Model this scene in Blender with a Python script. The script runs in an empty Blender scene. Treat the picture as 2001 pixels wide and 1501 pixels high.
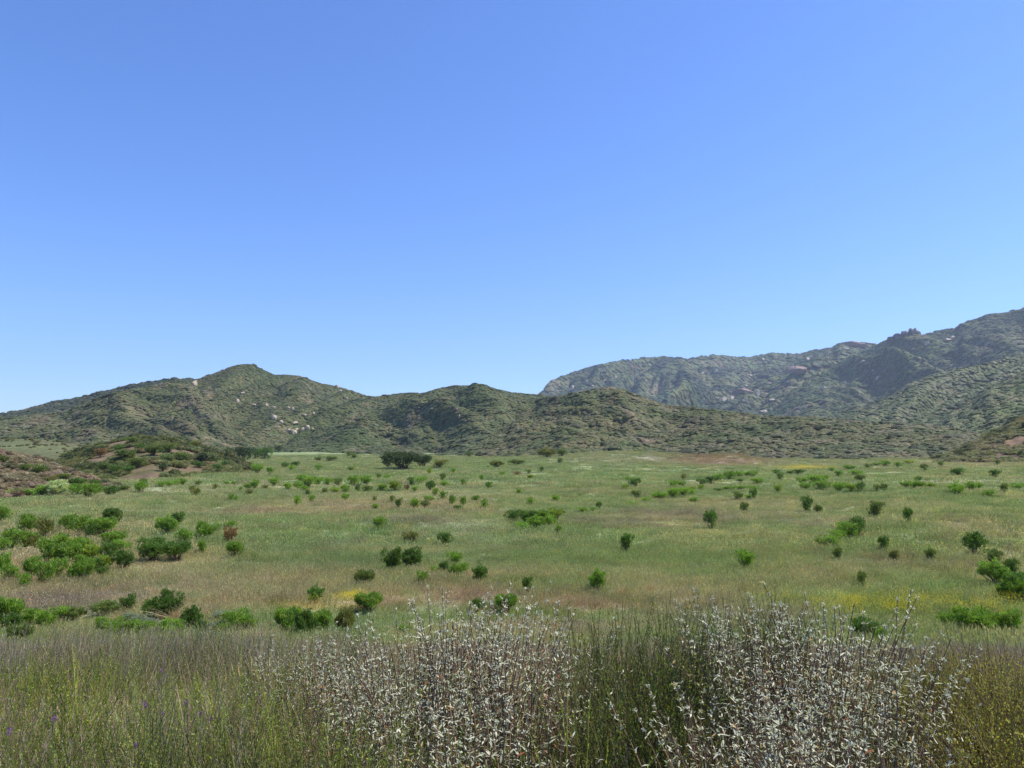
import bpy, math, random
import numpy as np
from mathutils import Vector

# ------------------------------------------------------------------ camera, sky, sun, exposure
sc = bpy.context.scene
W, H, F = 2001.0, 1501.0, 1450.0          # the photograph's frame and focal length in its pixels
PITCH = math.radians(4.73)
EYE = 1.7
cam_data = bpy.data.cameras.new("camera")
cam = bpy.data.objects.new("camera", cam_data)
sc.collection.objects.link(cam)
cam.location = (0, 0, EYE)
cam.rotation_euler = (math.radians(90) + PITCH, 0, 0)
cam_data.sensor_width = 36.0
cam_data.lens = 36.0 * F / W
cam_data.clip_start = 0.05
cam_data.clip_end = 60000
sc.camera = cam

SUN_EL, SUN_AZ = math.radians(58), math.radians(82)      # azimuth clockwise from the view direction (+Y)
world = bpy.data.worlds.new("World")
sc.world = world
world.use_nodes = True
wn, wl = world.node_tree.nodes, world.node_tree.links
wn.clear()
sky = wn.new("ShaderNodeTexSky")
sky.sky_type = 'NISHITA'
sky.sun_disc = False
sky.sun_elevation = SUN_EL
sky.sun_rotation = SUN_AZ
sky.altitude = 300
sky.air_density = 1.0
sky.dust_density = 0.4
sky.ozone_density = 2.0
hsv = wn.new("ShaderNodeHueSaturation")
hsv.inputs["Saturation"].default_value = 1.12
grade = wn.new("ShaderNodeMix"); grade.data_type = 'RGBA'; grade.blend_type = 'MULTIPLY'
grade.inputs[0].default_value = 1.0
grade.inputs[7].default_value = (.85, 1.05, 1.50, 1)
bg = wn.new("ShaderNodeBackground")
bg.inputs["Strength"].default_value = 0.122
wo = wn.new("ShaderNodeOutputWorld")
wl.new(sky.outputs[0], hsv.inputs["Color"])
wl.new(hsv.outputs[0], grade.inputs[6])
wl.new(grade.outputs[2], bg.inputs[0])
wl.new(bg.outputs[0], wo.inputs[0])

sun_data = bpy.data.lights.new("sun", 'SUN')
sun_data.energy = 5.0
sun_data.angle = math.radians(0.5)
sun_data.color = (1.0, 0.94, 0.82)
sun = bpy.data.objects.new("sun", sun_data)
sc.collection.objects.link(sun)
sd = Vector((math.sin(SUN_AZ) * math.cos(SUN_EL), math.cos(SUN_AZ) * math.cos(SUN_EL), math.sin(SUN_EL)))
sun.rotation_euler = sd.to_track_quat('Z', 'Y').to_euler()
sun.location = (60, 40, 120)

sc.view_settings.view_transform = 'Standard'
sc.view_settings.look = 'None'
sc.view_settings.exposure = 0.30
sc.view_settings.gamma = 1.0
sc.view_settings.use_curve_mapping = False
sc.render.engine = 'CYCLES'
sc.cycles.max_bounces = 5
sc.cycles.diffuse_bounces = 2
sc.cycles.glossy_bounces = 1
sc.cycles.transmission_bounces = 3
sc.cycles.transparent_max_bounces = 4
sc.cycles.volume_bounces = 0
sc.cycles.use_adaptive_sampling = True
sc.cycles.adaptive_threshold = 0.02
sc.cycles.use_denoising = True
sc.cycles.denoiser = 'OPENIMAGEDENOISE'
sc.cycles.denoising_input_passes = 'RGB_ALBEDO_NORMAL'
sc.cycles.denoising_prefilter = 'ACCURATE'

rng = np.random.default_rng(7)
random.seed(7)

# ------------------------------------------------------------------ noise
def _hash(ix, iy, seed):
    h = (ix.astype(np.int64) * 374761393 + iy.astype(np.int64) * 668265263 + seed * 974634777) & 0xffffffff
    h = ((h ^ (h >> 13)) * 1274126177) & 0xffffffff
    return ((h ^ (h >> 16)) & 0xffff) / 65535.0

def perlin(x, y, seed=0):
    x = np.asarray(x, float); y = np.asarray(y, float)
    ix, iy = np.floor(x), np.floor(y)
    fx, fy = x - ix, y - iy
    u, v = fx * fx * fx * (fx * (fx * 6 - 15) + 10), fy * fy * fy * (fy * (fy * 6 - 15) + 10)
    def g(dx, dy):
        a = _hash(ix + dx, iy + dy, seed) * 2 * math.pi
        return np.cos(a) * (fx - dx) + np.sin(a) * (fy - dy)
    a = g(0, 0) * (1 - u) + g(1, 0) * u
    b = g(0, 1) * (1 - u) + g(1, 1) * u
    return (a * (1 - v) + b * v) * 1.5

def fbm(x, y, seed=0, octv=4, gain=0.5):
    s, a, t = 0.0, 1.0, 0.0
    for k in range(octv):
        s = s + a * perlin(x * 2 ** k + 17.3 * k, y * 2 ** k - 9.1 * k, seed + k)
        t += a; a *= gain
    return s / t

def ridged(x, y, seed=0, octv=4):
    s, a, t = 0.0, 1.0, 0.0
    for k in range(octv):
        s = s + a * (1 - np.abs(perlin(x * 2 ** k + 5.3 * k, y * 2 ** k + 3.7 * k, seed + k)) * 2)
        t += a; a *= 0.5
    return s / t

def sstep(a, b, x):
    t = np.clip((x - a) / (b - a), 0, 1)
    return t * t * (3 - 2 * t)

# ------------------------------------------------------------------ photograph geometry: directions in the place
def direction(px, py):
    """azimuth (from +Y, clockwise) and elevation tangent of a direction given in the photograph's pixels"""
    px = np.asarray(px, float); py = np.asarray(py, float)
    dx = (px - W / 2) / F; dy = -(py - H / 2) / F
    X = dx; Y = math.cos(PITCH) - math.sin(PITCH) * dy; Z = math.sin(PITCH) + math.cos(PITCH) * dy
    return np.arctan2(X, Y), Z / np.hypot(X, Y)

# ------------------------------------------------------------------ ground (heights relative to the eye)
GR = np.array([0, 3, 4, 6, 10, 14, 18, 20, 24, 30, 38, 50, 72, 115, 180, 280, 380, 500, 700, 1000, 3000, 5500.])
GZ = np.array([-1.7, -1.72, -1.8, -2.25, -3.1, -4.0, -4.85, -5.2, -5.5, -5.8, -6.0, -6.2, -6.5, -7.1, -7.4, -7.7, -7.6, -6.8, -6.5, -6, -6, -6.])
_lr = np.log(GR + 2)
def base_z(r):
    lr = np.log(r + 2)
    return (np.interp(lr, _lr, GZ) + np.interp(lr - .07, _lr, GZ) + np.interp(lr + .07, _lr, GZ)
            + np.interp(lr - .14, _lr, GZ) + np.interp(lr + .14, _lr, GZ)) / 5

def bank_dist(x, y):
    r = np.hypot(x, y)
    k = .30 + .70 * sstep(22, 70, r)
    return np.where(np.asarray(y) > 0, np.hypot(x * k, y), np.hypot(x * (.3 + .7 * sstep(0, 8, -np.asarray(y))), y))
def ground_rel(x, y):
    r = np.hypot(x, y); az = np.arctan2(x, y)
    z = base_z(bank_dist(x, y))
    ramp = sstep(16, 45, r)
    z = z + ramp * (0.72 * fbm(x / 42, y / 42, 11, 3) + 0.22 * fbm(x / 11, y / 11, 12, 2)) * np.clip(r / 60, .35, 1.6)
    z = z + (1 - ramp) * 0.10 * fbm(x / 2.5, y / 2.5, 13, 2)
    # low swell in the middle of the meadow and the rise of its right side
    sw = np.exp(-((az - 0.15) / 0.145) ** 2) * np.exp(-((r - 330) / 85.) ** 2)
    z = z + 4.6 * sw
    z = z + 2.6 * sstep(0.22, 0.6, az) * sstep(90, 420, r)
    # shoulder that divides the right half of the meadow, running away from the viewer
    ln = (x - (4 + 0.55 * y)) / 12.0
    z = z + 0.8 * np.exp(-ln ** 2) * sstep(35, 70, r) * (1 - sstep(130, 200, r))
    # shallow wash along the foot of the near bank
    z = z - 0.35 * np.exp(-((bank_dist(x, y) - 24.5) / 2.2) ** 2)
    # grassy valley at the left
    z = z + 1.6 * np.exp(-((az + 0.27) / 0.15) ** 2) * sstep(330, 560, r)
    # broad mound with red brush on it
    z = z + 2.0 * np.exp(-((az - 0.285) / 0.032) ** 2) * np.exp(-((r - 300) / 45.) ** 2)
    return z

def hit_ground(px, py):
    az, te = direction(px, py)
    az = float(az); te = float(te)
    rs = np.concatenate([np.arange(2, 60, .1), np.arange(60, 700, .5)])
    zz = ground_rel(rs * math.sin(az), rs * math.cos(az))
    above = rs * te - zz
    k = np.argmax(above < 0)
    r = rs[k] if above[k] < 0 else 420.0
    return r * math.sin(az), r * math.cos(az), r

# ------------------------------------------------------------------ meadow colour: where the plants grow, as linear albedo
def lin(r, g, b):
    c = np.array([r, g, b]) / 255.0
    return np.where(c <= .04045, c / 12.92, ((c + .055) / 1.055) ** 2.4)

G_GREEN = lin(136, 160, 88); G_OLIVE = lin(144, 156, 88); G_GREY = lin(158, 156, 118)
G_TAN = lin(176, 160, 120); G_RED = lin(170, 138, 114); G_PURP = lin(150, 134, 120); G_BLUE = lin(128, 152, 92)
G_YEL = lin(190, 178, 70); G_BROWN = lin(146, 116, 88); G_LUSH = lin(124, 154, 66); G_PALE = lin(176, 176, 132)
PATCH = [  # px, py, half width px, half height px, colour, strength
    (700, 988, 270, 12, G_TAN, 1.0), (560, 1000, 130, 6, G_RED, .6), (110, 1100, 190, 60, G_TAN, .95), (340, 1100, 90, 14, G_TAN, 1.0),
    (300, 1150, 330, 26, G_TAN, .7), (120, 1182, 210, 20, G_PURP, 1.0), (420, 1185, 160, 20, G_TAN, .7),
    (830, 1168, 190, 14, G_RED, 1.0), (700, 1178, 110, 10, G_RED, .9), (1130, 1185, 120, 10, G_RED, 1.0), (1300, 1170, 120, 16, G_TAN, .6),
    (1620, 1125, 140, 26, G_TAN, .8), (1760, 1105, 100, 16, G_PURP, .7), (1330, 1010, 150, 18, G_PURP, .75), (1480, 985, 220, 12, G_TAN, .5),
    (820, 1020, 80, 10, G_PURP, 1.0), (880, 1052, 110, 14, G_GREY, .8), (930, 1036, 70, 12, G_PALE, .6), (560, 1045, 300, 22, G_GREEN, .9),
    (250, 990, 300, 16, G_GREEN, .6), (700, 1090, 240, 30, G_BLUE, .8), (1000, 1060, 160, 26, G_BLUE, .7), (1120, 985, 140, 12, G_GREEN, .8),
    (1500, 1060, 420, 26, G_OLIVE, .5), (1350, 1090, 220, 34, G_GREEN, .5), (1850, 1150, 240, 26, G_GREEN, .7), (1700, 965, 330, 18, G_BLUE, .6),
    (1300, 930, 420, 12, G_GREEN, .6), (1230, 897, 200, 10, G_GREY, .9), (1400, 893, 90, 12, G_BROWN, .9), (1410, 902, 90, 6, G_RED, 1.0),
    (620, 885, 130, 8, G_GREEN, .6), (700, 1232, 140, 22, G_BLUE, .9), (1020, 1212, 190, 14, G_LUSH, .7), (1060, 1232, 130, 10, G_PURP, .8),
    (1800, 1195, 300, 12, G_LUSH, .6), (1800, 1200, 220, 10, G_YEL, .12), (600, 1187, 60, 6, G_YEL, .7),
    (680, 1189, 30, 5, G_YEL, .8), (1570, 914, 44, 4, G_YEL, 1.0), (1600, 905, 100, 6, G_GREY, .5), (1900, 905, 140, 8, G_TAN, .5),
    (60, 1240, 140, 24, G_OLIVE, .6), (300, 960, 320, 8, G_PALE, .4), (1930, 1040, 120, 20, G_TAN, .35), (960, 1130, 200, 14, G_TAN, .5),
    (900, 965, 200, 12, G_PALE, .35), (1000, 905, 160, 10, G_GREEN, .6), (1600, 1020, 120, 14, G_GREY, .5), (1850, 1010, 140, 14, G_OLIVE, .6),
]
_pt = []
for (px, py, hw, hh, c, s) in PATCH:
    a0, t0 = direction(px, py); a1, _ = direction(px + hw, py); _, t1 = direction(px, py + hh)
    _pt.append((float(a0), float(t0), float(abs(a1 - a0)), float(abs(t1 - t0)), c, s))

def meadow_colour(x, y):
    r = np.hypot(x, y); az = np.arctan2(x, y)
    d = base_z(r) / np.maximum(r, 1.0)
    d = d + 0.0 * x
    x = np.asarray(x, float)
    n1 = fbm(x / 28, y / 28, 21, 4); n2 = fbm(x / 9, y / 9, 22, 4); n3 = fbm(x / 60, y / 60, 23, 3)
    n4 = fbm(x / 3, y / 3, 24, 3)
    c = np.broadcast_to(G_OLIVE * .55 + G_GREEN * .45, x.shape + (3,)).copy()
    def mixin(col, w):
        nonlocal c
        w = np.clip(w, 0, 1)[..., None]
        c = c * (1 - w) + col * w
    mixin(G_GREEN, sstep(-.1, .35, n1) * .7)
    mixin(G_GREY, sstep(.05, .4, n2) * .55)
    mixin(G_TAN, sstep(.15, .5, n3 + n2 * .5) * .35)
    mixin(G_PURP, sstep(.2, .45, fbm(x / 14, y / 14, 25, 4)) * .5)
    mixin(G_BLUE, sstep(.1, .4, -n1) * .45)
    ga = ground_rel(x, y) / np.maximum(r, 1.0)
    wj = 1 + n2 * .9
    for (a0, t0, da, dt, col, s) in _pt:
        q = ((az - a0) / da) ** 2 + ((ga - t0) / dt) ** 2
        w = np.exp(-q * (0.9 + n4 * .5)) * wj * s
        mixin(col, np.clip(w * 1.25 - .10 * (1 - wj), 0, .92))
    g_ = c.mean(-1, keepdims=True); c = (c * .72 + g_ * .28) * (1 + 0.22 * n4 + .15 * n2)[..., None]
    return np.clip(c, 0.01, .8)

# ------------------------------------------------------------------ mesh helpers
def new_mesh(name, V, faces, colour=None, material=None, smooth=False, mats=None, mat_idx=None):
    """faces: (n,3) or (n,4) int array, or a list of such arrays"""
    me = bpy.data.meshes.new(name)
    V = np.asarray(V, np.float32)
    if isinstance(faces, np.ndarray): faces = [faces]
    faces = [f for f in faces if len(f)]
    me.vertices.add(len(V)); me.vertices.foreach_set("co", V.ravel())
    loops = np.concatenate([f.ravel() for f in faces]).astype(np.int32)
    sizes = np.concatenate([np.full(len(f), f.shape[1]) for f in faces]).astype(np.int32)
    starts = np.concatenate([[0], np.cumsum(sizes)[:-1]]).astype(np.int32)
    me.loops.add(len(loops)); me.loops.foreach_set("vertex_index", loops)
    me.polygons.add(len(sizes)); me.polygons.foreach_set("loop_start", starts)
    try: me.polygons.foreach_set("loop_total", sizes)
    except Exception: pass
    me.polygons.foreach_set("use_smooth", np.full(len(sizes), bool(smooth)))
    if colour is not None:
        a = me.attributes.new("tone", 'FLOAT_COLOR', 'POINT')
        cc = np.ones((len(V), 4), np.float32); cc[:, :3] = colour
        a.data.foreach_set("color", cc.ravel())
    for m in (mats or ([material] if material else [])): me.materials.append(m)
    if mat_idx is not None: me.polygons.foreach_set("material_index", np.asarray(mat_idx, np.int32))
    me.update(calc_edges=True)
    return me

def link(name, me, parent=None):
    o = bpy.data.objects.new(name, me)
    sc.collection.objects.link(o)
    if parent: o.parent = parent
    return o

def tag(o, label=None, cat=None, group=None, kind=None):
    for k, v in (('label', label), ('category', cat), ('group', group), ('kind', kind)):
        if v: o[k] = v
    return o

# ------------------------------------------------------------------ materials
def nt(name):
    m = bpy.data.materials.new(name); m.use_nodes = True
    n, l = m.node_tree.nodes, m.node_tree.links
    n.clear()
    return m, n, l

def leaf_material(name, src, trans=.35, spec=.25, rough=.55):
    """src: 'instancer' reads the tint of the instance, 'object' the colour of the object, 'none' the mesh's own tone only"""
    m, n, l = nt(name)
    tone = n.new("ShaderNodeAttribute"); tone.attribute_name = "tone"
    col = tone.outputs["Color"]
    if src != 'none':
        mul = n.new("ShaderNodeMix"); mul.data_type = 'RGBA'; mul.blend_type = 'MULTIPLY'; mul.inputs[0].default_value = 1
        if src == 'instancer':
            t = n.new("ShaderNodeAttribute"); t.attribute_type = 'INSTANCER'; t.attribute_name = "tint"
            l.new(t.outputs["Color"], mul.inputs[6])
        else:
            t = n.new("ShaderNodeObjectInfo"); l.new(t.outputs["Color"], mul.inputs[6])
        l.new(tone.outputs["Color"], mul.inputs[7]); col = mul.outputs[2]
    p = n.new("ShaderNodeBsdfPrincipled")
    p.inputs["Roughness"].default_value = rough
    p.inputs["Specular IOR Level"].default_value = spec
    l.new(col, p.inputs["Base Color"])
    out = n.new("ShaderNodeOutputMaterial")
    if trans > 0:
        tr = n.new("ShaderNodeBsdfTranslucent")
        br = n.new("ShaderNodeMix"); br.data_type = 'RGBA'; br.blend_type = 'MULTIPLY'; br.inputs[0].default_value = 1
        br.inputs[7].default_value = (1.25, 1.3, .75, 1)
        l.new(col, br.inputs[6]); l.new(br.outputs[2], tr.inputs[0])
        mx = n.new("ShaderNodeMixShader"); mx.inputs[0].default_value = trans
        l.new(p.outputs[0], mx.inputs[1]); l.new(tr.outputs[0], mx.inputs[2])
        l.new(mx.outputs[0], out.inputs[0])
    else:
        l.new(p.outputs[0], out.inputs[0])
    return m

def ground_material(name, scale=1.0, contrast=.35, soil=None):
    m, n, l = nt(name)
    tone = n.new("ShaderNodeAttribute"); tone.attribute_name = "tone"
    geo = n.new("ShaderNodeNewGeometry")
    last = tone.outputs["Color"]
    for (s, amt) in ((6.0 * scale, contrast), (1.3 * scale, contrast * .8), (0.22 * scale, contrast * .6)):
        no = n.new("ShaderNodeTexNoise"); no.inputs["Scale"].default_value = s; no.inputs["Detail"].default_value = 5
        l.new(geo.outputs["Position"], no.inputs["Vector"])
        mr = n.new("ShaderNodeMapRange"); mr.inputs[1].default_value = .25; mr.inputs[2].default_value = .75
        mr.inputs[3].default_value = 1 - amt; mr.inputs[4].default_value = 1 + amt
        l.new(no.outputs[0], mr.inputs[0])
        mu = n.new("ShaderNodeMix"); mu.data_type = 'RGBA'; mu.blend_type = 'MULTIPLY'; mu.inputs[0].default_value = 1
        l.new(last, mu.inputs[6]); l.new(mr.outputs[0], mu.inputs[7]); last = mu.outputs[2]
    p = n.new("ShaderNodeBsdfPrincipled"); p.inputs["Roughness"].default_value = .95
    p.inputs["Specular IOR Level"].default_value = .1
    l.new(last, p.inputs["Base Color"])
    b = n.new("ShaderNodeBump"); b.inputs["Strength"].default_value = .5; b.inputs["Distance"].default_value = .25 / scale
    no = n.new("ShaderNodeTexNoise"); no.inputs["Scale"].default_value = 2.5 * scale; no.inputs["Detail"].default_value = 8
    l.new(geo.outputs["Position"], no.inputs["Vector"]); l.new(no.outputs[0], b.inputs["Height"]); l.new(b.outputs[0], p.inputs["Normal"])
    out = n.new("ShaderNodeOutputMaterial"); l.new(p.outputs[0], out.inputs[0])
    return m

def rock_material(name, c1, c2, scale):
    m, n, l = nt(name)
    tc = n.new("ShaderNodeTexCoord")
    no = n.new("ShaderNodeTexNoise"); no.inputs["Scale"].default_value = scale; no.inputs["Detail"].default_value = 9
    l.new(tc.outputs["Object"], no.inputs["Vector"])
    cr = n.new("ShaderNodeValToRGB"); cr.color_ramp.elements[0].position = .35; cr.color_ramp.elements[1].position = .62
    cr.color_ramp.elements[0].color = (*c1, 1); cr.color_ramp.elements[1].color = (*c2, 1)
    l.new(no.outputs[0], cr.inputs[0])
    p = n.new("ShaderNodeBsdfPrincipled"); p.inputs["Roughness"].default_value = .9
    l.new(cr.outputs[0], p.inputs["Base Color"])
    b = n.new("ShaderNodeBump"); b.inputs["Strength"].default_value = .8; b.inputs["Distance"].default_value = .6
    l.new(no.outputs[0], b.inputs["Height"]); l.new(b.outputs[0], p.inputs["Normal"])
    out = n.new("ShaderNodeOutputMaterial"); l.new(p.outputs[0], out.inputs[0])
    return m

M_ground = ground_material("meadow_earth", 1.0, .3)
M_hill = ground_material("hill_earth", .12, .3)
M_far = ground_material("far_earth", .03, .35)
M_scrub = leaf_material("scrub_leaf", 'instancer', .35, .2)
M_grass = leaf_material("grass_blade", 'instancer', .38, .25)
M_bush = leaf_material("bush_leaf", 'object', .38, .3)
M_stem = leaf_material("woody_stem", 'none', 0, .2, .8)
M_plant = leaf_material("plant_leaf", 'none', .3, .3)
M_sage = leaf_material("sage_leaf", 'none', .22, .35, .6)
M_rock = rock_material("pale_rock", lin(150, 130, 106), lin(206, 188, 160), 1.4)
M_rockfar = rock_material("far_rock", lin(130, 116, 104), lin(196, 180, 160), 1.2)
M_rockred = rock_material("red_rock", lin(118, 96, 84), lin(160, 134, 118), 1.2)

# ------------------------------------------------------------------ ground sheet
def polar_patch(azs, rs, zfun):
    A, R = np.meshgrid(azs, rs, indexing='ij')
    X, Y = R * np.sin(A), R * np.cos(A)
    Z = zfun(X, Y) + EYE
    V = np.stack([X, Y, Z], -1).reshape(-1, 3)
    na, nr = len(azs), len(rs)
    i = np.arange(na - 1)[:, None] * nr + np.arange(nr - 1)[None, :]
    Fc = np.stack([i, i + 1, i + nr + 1, i + nr], -1).reshape(-1, 4)
    return V, Fc

azs = np.concatenate([np.linspace(-math.pi, -.80, 50)[:-1], np.linspace(-.80, .80, 620), np.linspace(.80, math.pi, 50)[1:]])
rs = np.concatenate([[0.0], np.geomspace(.6, 700, 330), np.geomspace(720, 5500, 22)])
V, Fc = polar_patch(azs, rs, ground_rel)
gc = meadow_colour(V[:, 0], V[:, 1]) * 0.85
rr = np.hypot(V[:, 0], V[:, 1])
near = (1 - sstep(9, 16, rr))[:, None]
gc = gc * (1 - near) + lin(112, 92, 72) * near
o = link("ground", new_mesh("ground", V, Fc, gc, M_ground, smooth=True)); tag(o, kind="structure")

# ------------------------------------------------------------------ hills
HILLS = {}
class Hill:
    def __init__(s, name, crest, foot, amp=.22, lam=120, shear=.4, back=.35, seed=1, conv=.5, nr=150, daz=.0016, mat=None, colour=None, zfoot=None, gul=3.0):
        pts = np.array(crest, float)
        a, t = direction(pts[:, 0], pts[:, 1])
        s.name = name
        s.az0, s.az1 = a[0], a[-1]
        s.az = np.linspace(a[0], a[-1], max(12, int((a[-1] - a[0]) / daz)))
        te = np.interp(s.az, a, t); rc = np.interp(s.az, a, pts[:, 2])
        k = np.ones(3) / 3
        te_s = np.convolve(np.pad(te, 1, 'edge'), k, 'valid')
        kk = max(3, len(s.az) // 14); rc = np.convolve(np.pad(rc, kk, 'edge'), np.ones(2 * kk + 1) / (2 * kk + 1), 'valid')
        fp = np.array(foot, float); fa, _ = direction(fp[:, 0], 870)
        rf = np.interp(s.az, fa, fp[:, 1])
        rf = np.minimum(rf, rc * .96)
        s.u = np.concatenate([np.linspace(-.04, 1.0, nr), np.linspace(1.0, 1.6, nr // 3)[1:]])
        A = s.az[:, None]; U = s.u[None, :]
        R = rf[:, None] + (rc - rf)[:, None] * U
        X, Y = R * np.sin(A), R * np.cos(A)
        zb = ground_rel(rf * np.sin(s.az), rf * np.cos(s.az)) - 1.0
        Hc = rc * te_s
        up = np.maximum(Hc - zb, 0)
        T = np.clip(U, 0, 1)
        S = conv * T + (1 - conv) * T * T * (3 - 2 * T)
        Z = zb[:, None] + (Hc - zb)[:, None] * S
        Z = np.where(U < 0, zb[:, None] + U * 30, Z)
        D = np.maximum(R - rc[:, None], 0); w = 25 + .03 * rc[:, None]
        Z = Z - back * D * D / (D + w)
        # spurs and gullies run down the slope
        q = rc[:, None] * A + shear * R + 0.35 * lam * fbm(X / lam / 1.5, Y / lam / 1.5, seed + 40, 2)
        n = ridged(q / lam, R / (gul * lam), seed, 4) - .62
        n2 = fbm(X / (lam * .35), Y / (lam * .35), seed + 9, 4)
        wgt = np.clip(S * 2.2, 0, 1) * np.clip(1.25 - S * .8, .2, 1)
        d = up[:, None] * amp * (n + .13 * n2) * wgt * np.where(U < 0, 0, 1)
        Zn = Z + d
        for _ in range(3):
            ang = Zn / R
            im = ang.argmax(1); ii = np.arange(len(s.az))
            zt = te_s * R[ii, im]; zc = Zn[ii, im]
            kf = np.where(up > 3, (zt - zb) / np.maximum(zc - zb, 1.0), 1.0)
            kf = np.clip(kf, .3, 2.0)
            Zn = np.where(U < 0, Zn, zb[:, None] + (Zn - zb[:, None]) * kf[:, None])
        s.R, s.Z, s.rf, s.rc = R, Zn, rf, rc
        V = np.stack([X, Y, Zn + EYE], -1).reshape(-1, 3)
        na, nu = Zn.shape
        i = np.arange(na - 1)[:, None] * nu + np.arange(nu - 1)[None, :]
        Fc = np.stack([i, i + 1, i + nu + 1, i + nu], -1).reshape(-1, 4)
        s.gully = n
        c = colour(V[:, 0], V[:, 1], V[:, 2]) if colour else None
        s.obj = link(name, new_mesh(name, V, Fc, c, mat, smooth=True)); tag(s.obj, kind="structure")
        HILLS[name] = s
    def z(s, az, r):
        fi = np.clip((az - s.az0) / (s.az1 - s.az0), 0, 1) * (len(s.az) - 1)
        i0 = np.minimum(fi.astype(int), len(s.az) - 2); f = fi - i0
        rf = s.rf[i0] * (1 - f) + s.rf[i0 + 1] * f; rc = s.rc[i0] * (1 - f) + s.rc[i0 + 1] * f
        u = (r - rf) / (rc - rf)
        uj = np.interp(u, s.u, np.arange(len(s.u)))
        j0 = np.minimum(uj.astype(int), len(s.u) - 2); g = uj - j0
        Z = s.Z
        return ((Z[i0, j0] * (1 - g) + Z[i0, j0 + 1] * g) * (1 - f) + (Z[i0 + 1, j0] * (1 - g) + Z[i0 + 1, j0 + 1] * g) * f) + EYE
    def sample(s, spacing, umax=1.05, umin=0.0, jitter=1.0, azlim=.70):
        a0, a1 = max(s.az0, -azlim), min(s.az1, azlim)
        rmax = s.rc.max() * 1.02 + 5; rmin = s.rf.min()
        area = .5 * (a1 - a0) * (rmax ** 2 - rmin ** 2)
        n = int(area / spacing ** 2)
        az = rng.uniform(a0, a1, n); r = np.sqrt(rng.uniform(rmin ** 2, rmax ** 2, n))
        rf = np.interp(az, s.az, s.rf); rc = np.interp(az, s.az, s.rc)
        u = (r - rf) / (rc - rf)
        ok = (u > umin) & (u < umax)
        az, r = az[ok], r[ok]
        z = s.z(az, r)
        gz = ground_rel(r * np.sin(az), r * np.cos(az)) + EYE
        ok = z > gz - .3
        az, r, z = az[ok], r[ok], z[ok]
        return az, r, z
    def hit(s, px, py):
        az, te = direction(px, py); az = float(az); te = float(te)
        rf = np.interp(az, s.az, s.rf); rc = np.interp(az, s.az, s.rc)
        r = np.linspace(rf, rc * 1.02, 800)
        z = s.z(np.full_like(r, az), r) - EYE
        ab = r * te - z
        k = np.argmax(ab < 0)
        if not ab[k] < 0: k = int(np.argmax(z / r))
        return r[k] * math.sin(az), r[k] * math.cos(az), z[k] + EYE, r[k]

S_OLIVE = lin(118, 116, 62); S_GREEN = lin(102, 114, 54); S_GREY = lin(130, 124, 88); S_DARK = lin(70, 78, 44); S_BRIGHT = lin(100, 112, 52)
S_BROWN = lin(136, 110, 82); S_SOIL = lin(132, 114, 90); S_TAN = lin(126, 116, 80); S_BLUE = lin(62, 80, 58)
def scrub_colour(x, y, seed, lam=60, pal=None):
    pal = pal or (S_OLIVE, S_GREEN, S_GREY, S_BROWN, .5, .35)
    c = np.broadcast_to(pal[0], x.shape + (3,)).copy()
    def mx(col, w):
        nonlocal c
        w = np.clip(w, 0, 1)[..., None]; c = c * (1 - w) + col * w
    mx(pal[1], sstep(-.1, .3, fbm(x / lam, y / lam, seed, 4)) * .8)
    mx(pal[2], sstep(.0, .35, fbm(x / lam / .6, y / lam / .6, seed + 5, 4)) * pal[4])
    mx(pal[3], sstep(.15, .4, fbm(x / lam / .5, y / lam / .5, seed + 8, 4)) * pal[5])
    return c
def soil(seed, lam, c0=lin(112, 108, 76), c1=lin(104, 108, 66)):
    def f(x, y, z):
        w = sstep(-.2, .3, fbm(x / lam, y / lam, seed, 4))[..., None]
        return (c0 * (1 - w) + c1 * w) * .8
    return f

PAL_FAR = (lin(106, 128, 60), lin(88, 114, 54), lin(124, 134, 78), lin(138, 118, 84), .5, .3)
PAL_B = (lin(116, 128, 62), lin(102, 124, 52), lin(126, 124, 76), lin(136, 120, 82), .5, .35)
mtn = Hill("far_mountain", [(1020, 830, 3900), (1045, 790, 3900), (1055, 772, 3900), (1075, 747, 3900), (1100, 736, 3900), (1120, 728, 3900), (1150, 719, 3900), (1180, 712, 3900),
    (1210, 706, 3850), (1240, 703, 3800), (1270, 699, 3800), (1300, 698, 3800), (1345, 703, 3800), (1375, 697, 3750), (1400, 695, 3700), (1440, 698, 3700),
    (1470, 700, 3700), (1500, 692, 3700), (1530, 692, 3650), (1560, 693, 3600), (1590, 686, 3500), (1620, 681, 3500), (1640, 674, 3450), (1660, 671, 3400), (1690, 671, 3400), (1715, 674, 3400), (1760, 690, 3400), (1850, 720, 3400), (2001, 760, 3400), (2150, 800, 3400)],
    [(900, 1700), (1500, 1700), (2200, 1900)], amp=.55, lam=600, shear=-.5, seed=3, conv=.75, nr=170, daz=.0016, mat=M_far, colour=soil(50, 300, lin(96, 98, 68), lin(110, 100, 78)), gul=2.6)
rslope = Hill("right_mountain_slope", [(1380, 870, 2300), (1450, 835, 2350), (1510, 795, 2400), (1545, 765, 2450), (1598, 729, 2550), (1650, 703, 2600), (1700, 680, 2700), (1722, 671, 2700), (1745, 660, 2700), (1760, 655, 2700),
    (1800, 655, 2700), (1830, 648, 2700), (1870, 640, 2700), (1885, 631, 2700), (1905, 624, 2700), (1940, 615, 2700), (1970, 611, 2700), (2001, 604, 2700), (2080, 590, 2700), (2200, 580, 2700)],
    [(1400, 1500), (2200, 1500)], amp=.42, lam=420, shear=.7, seed=14, conv=.8, nr=150, daz=.0014, mat=M_far, colour=soil(51, 200, lin(96, 100, 66), lin(112, 102, 76)), gul=3.2)
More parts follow.
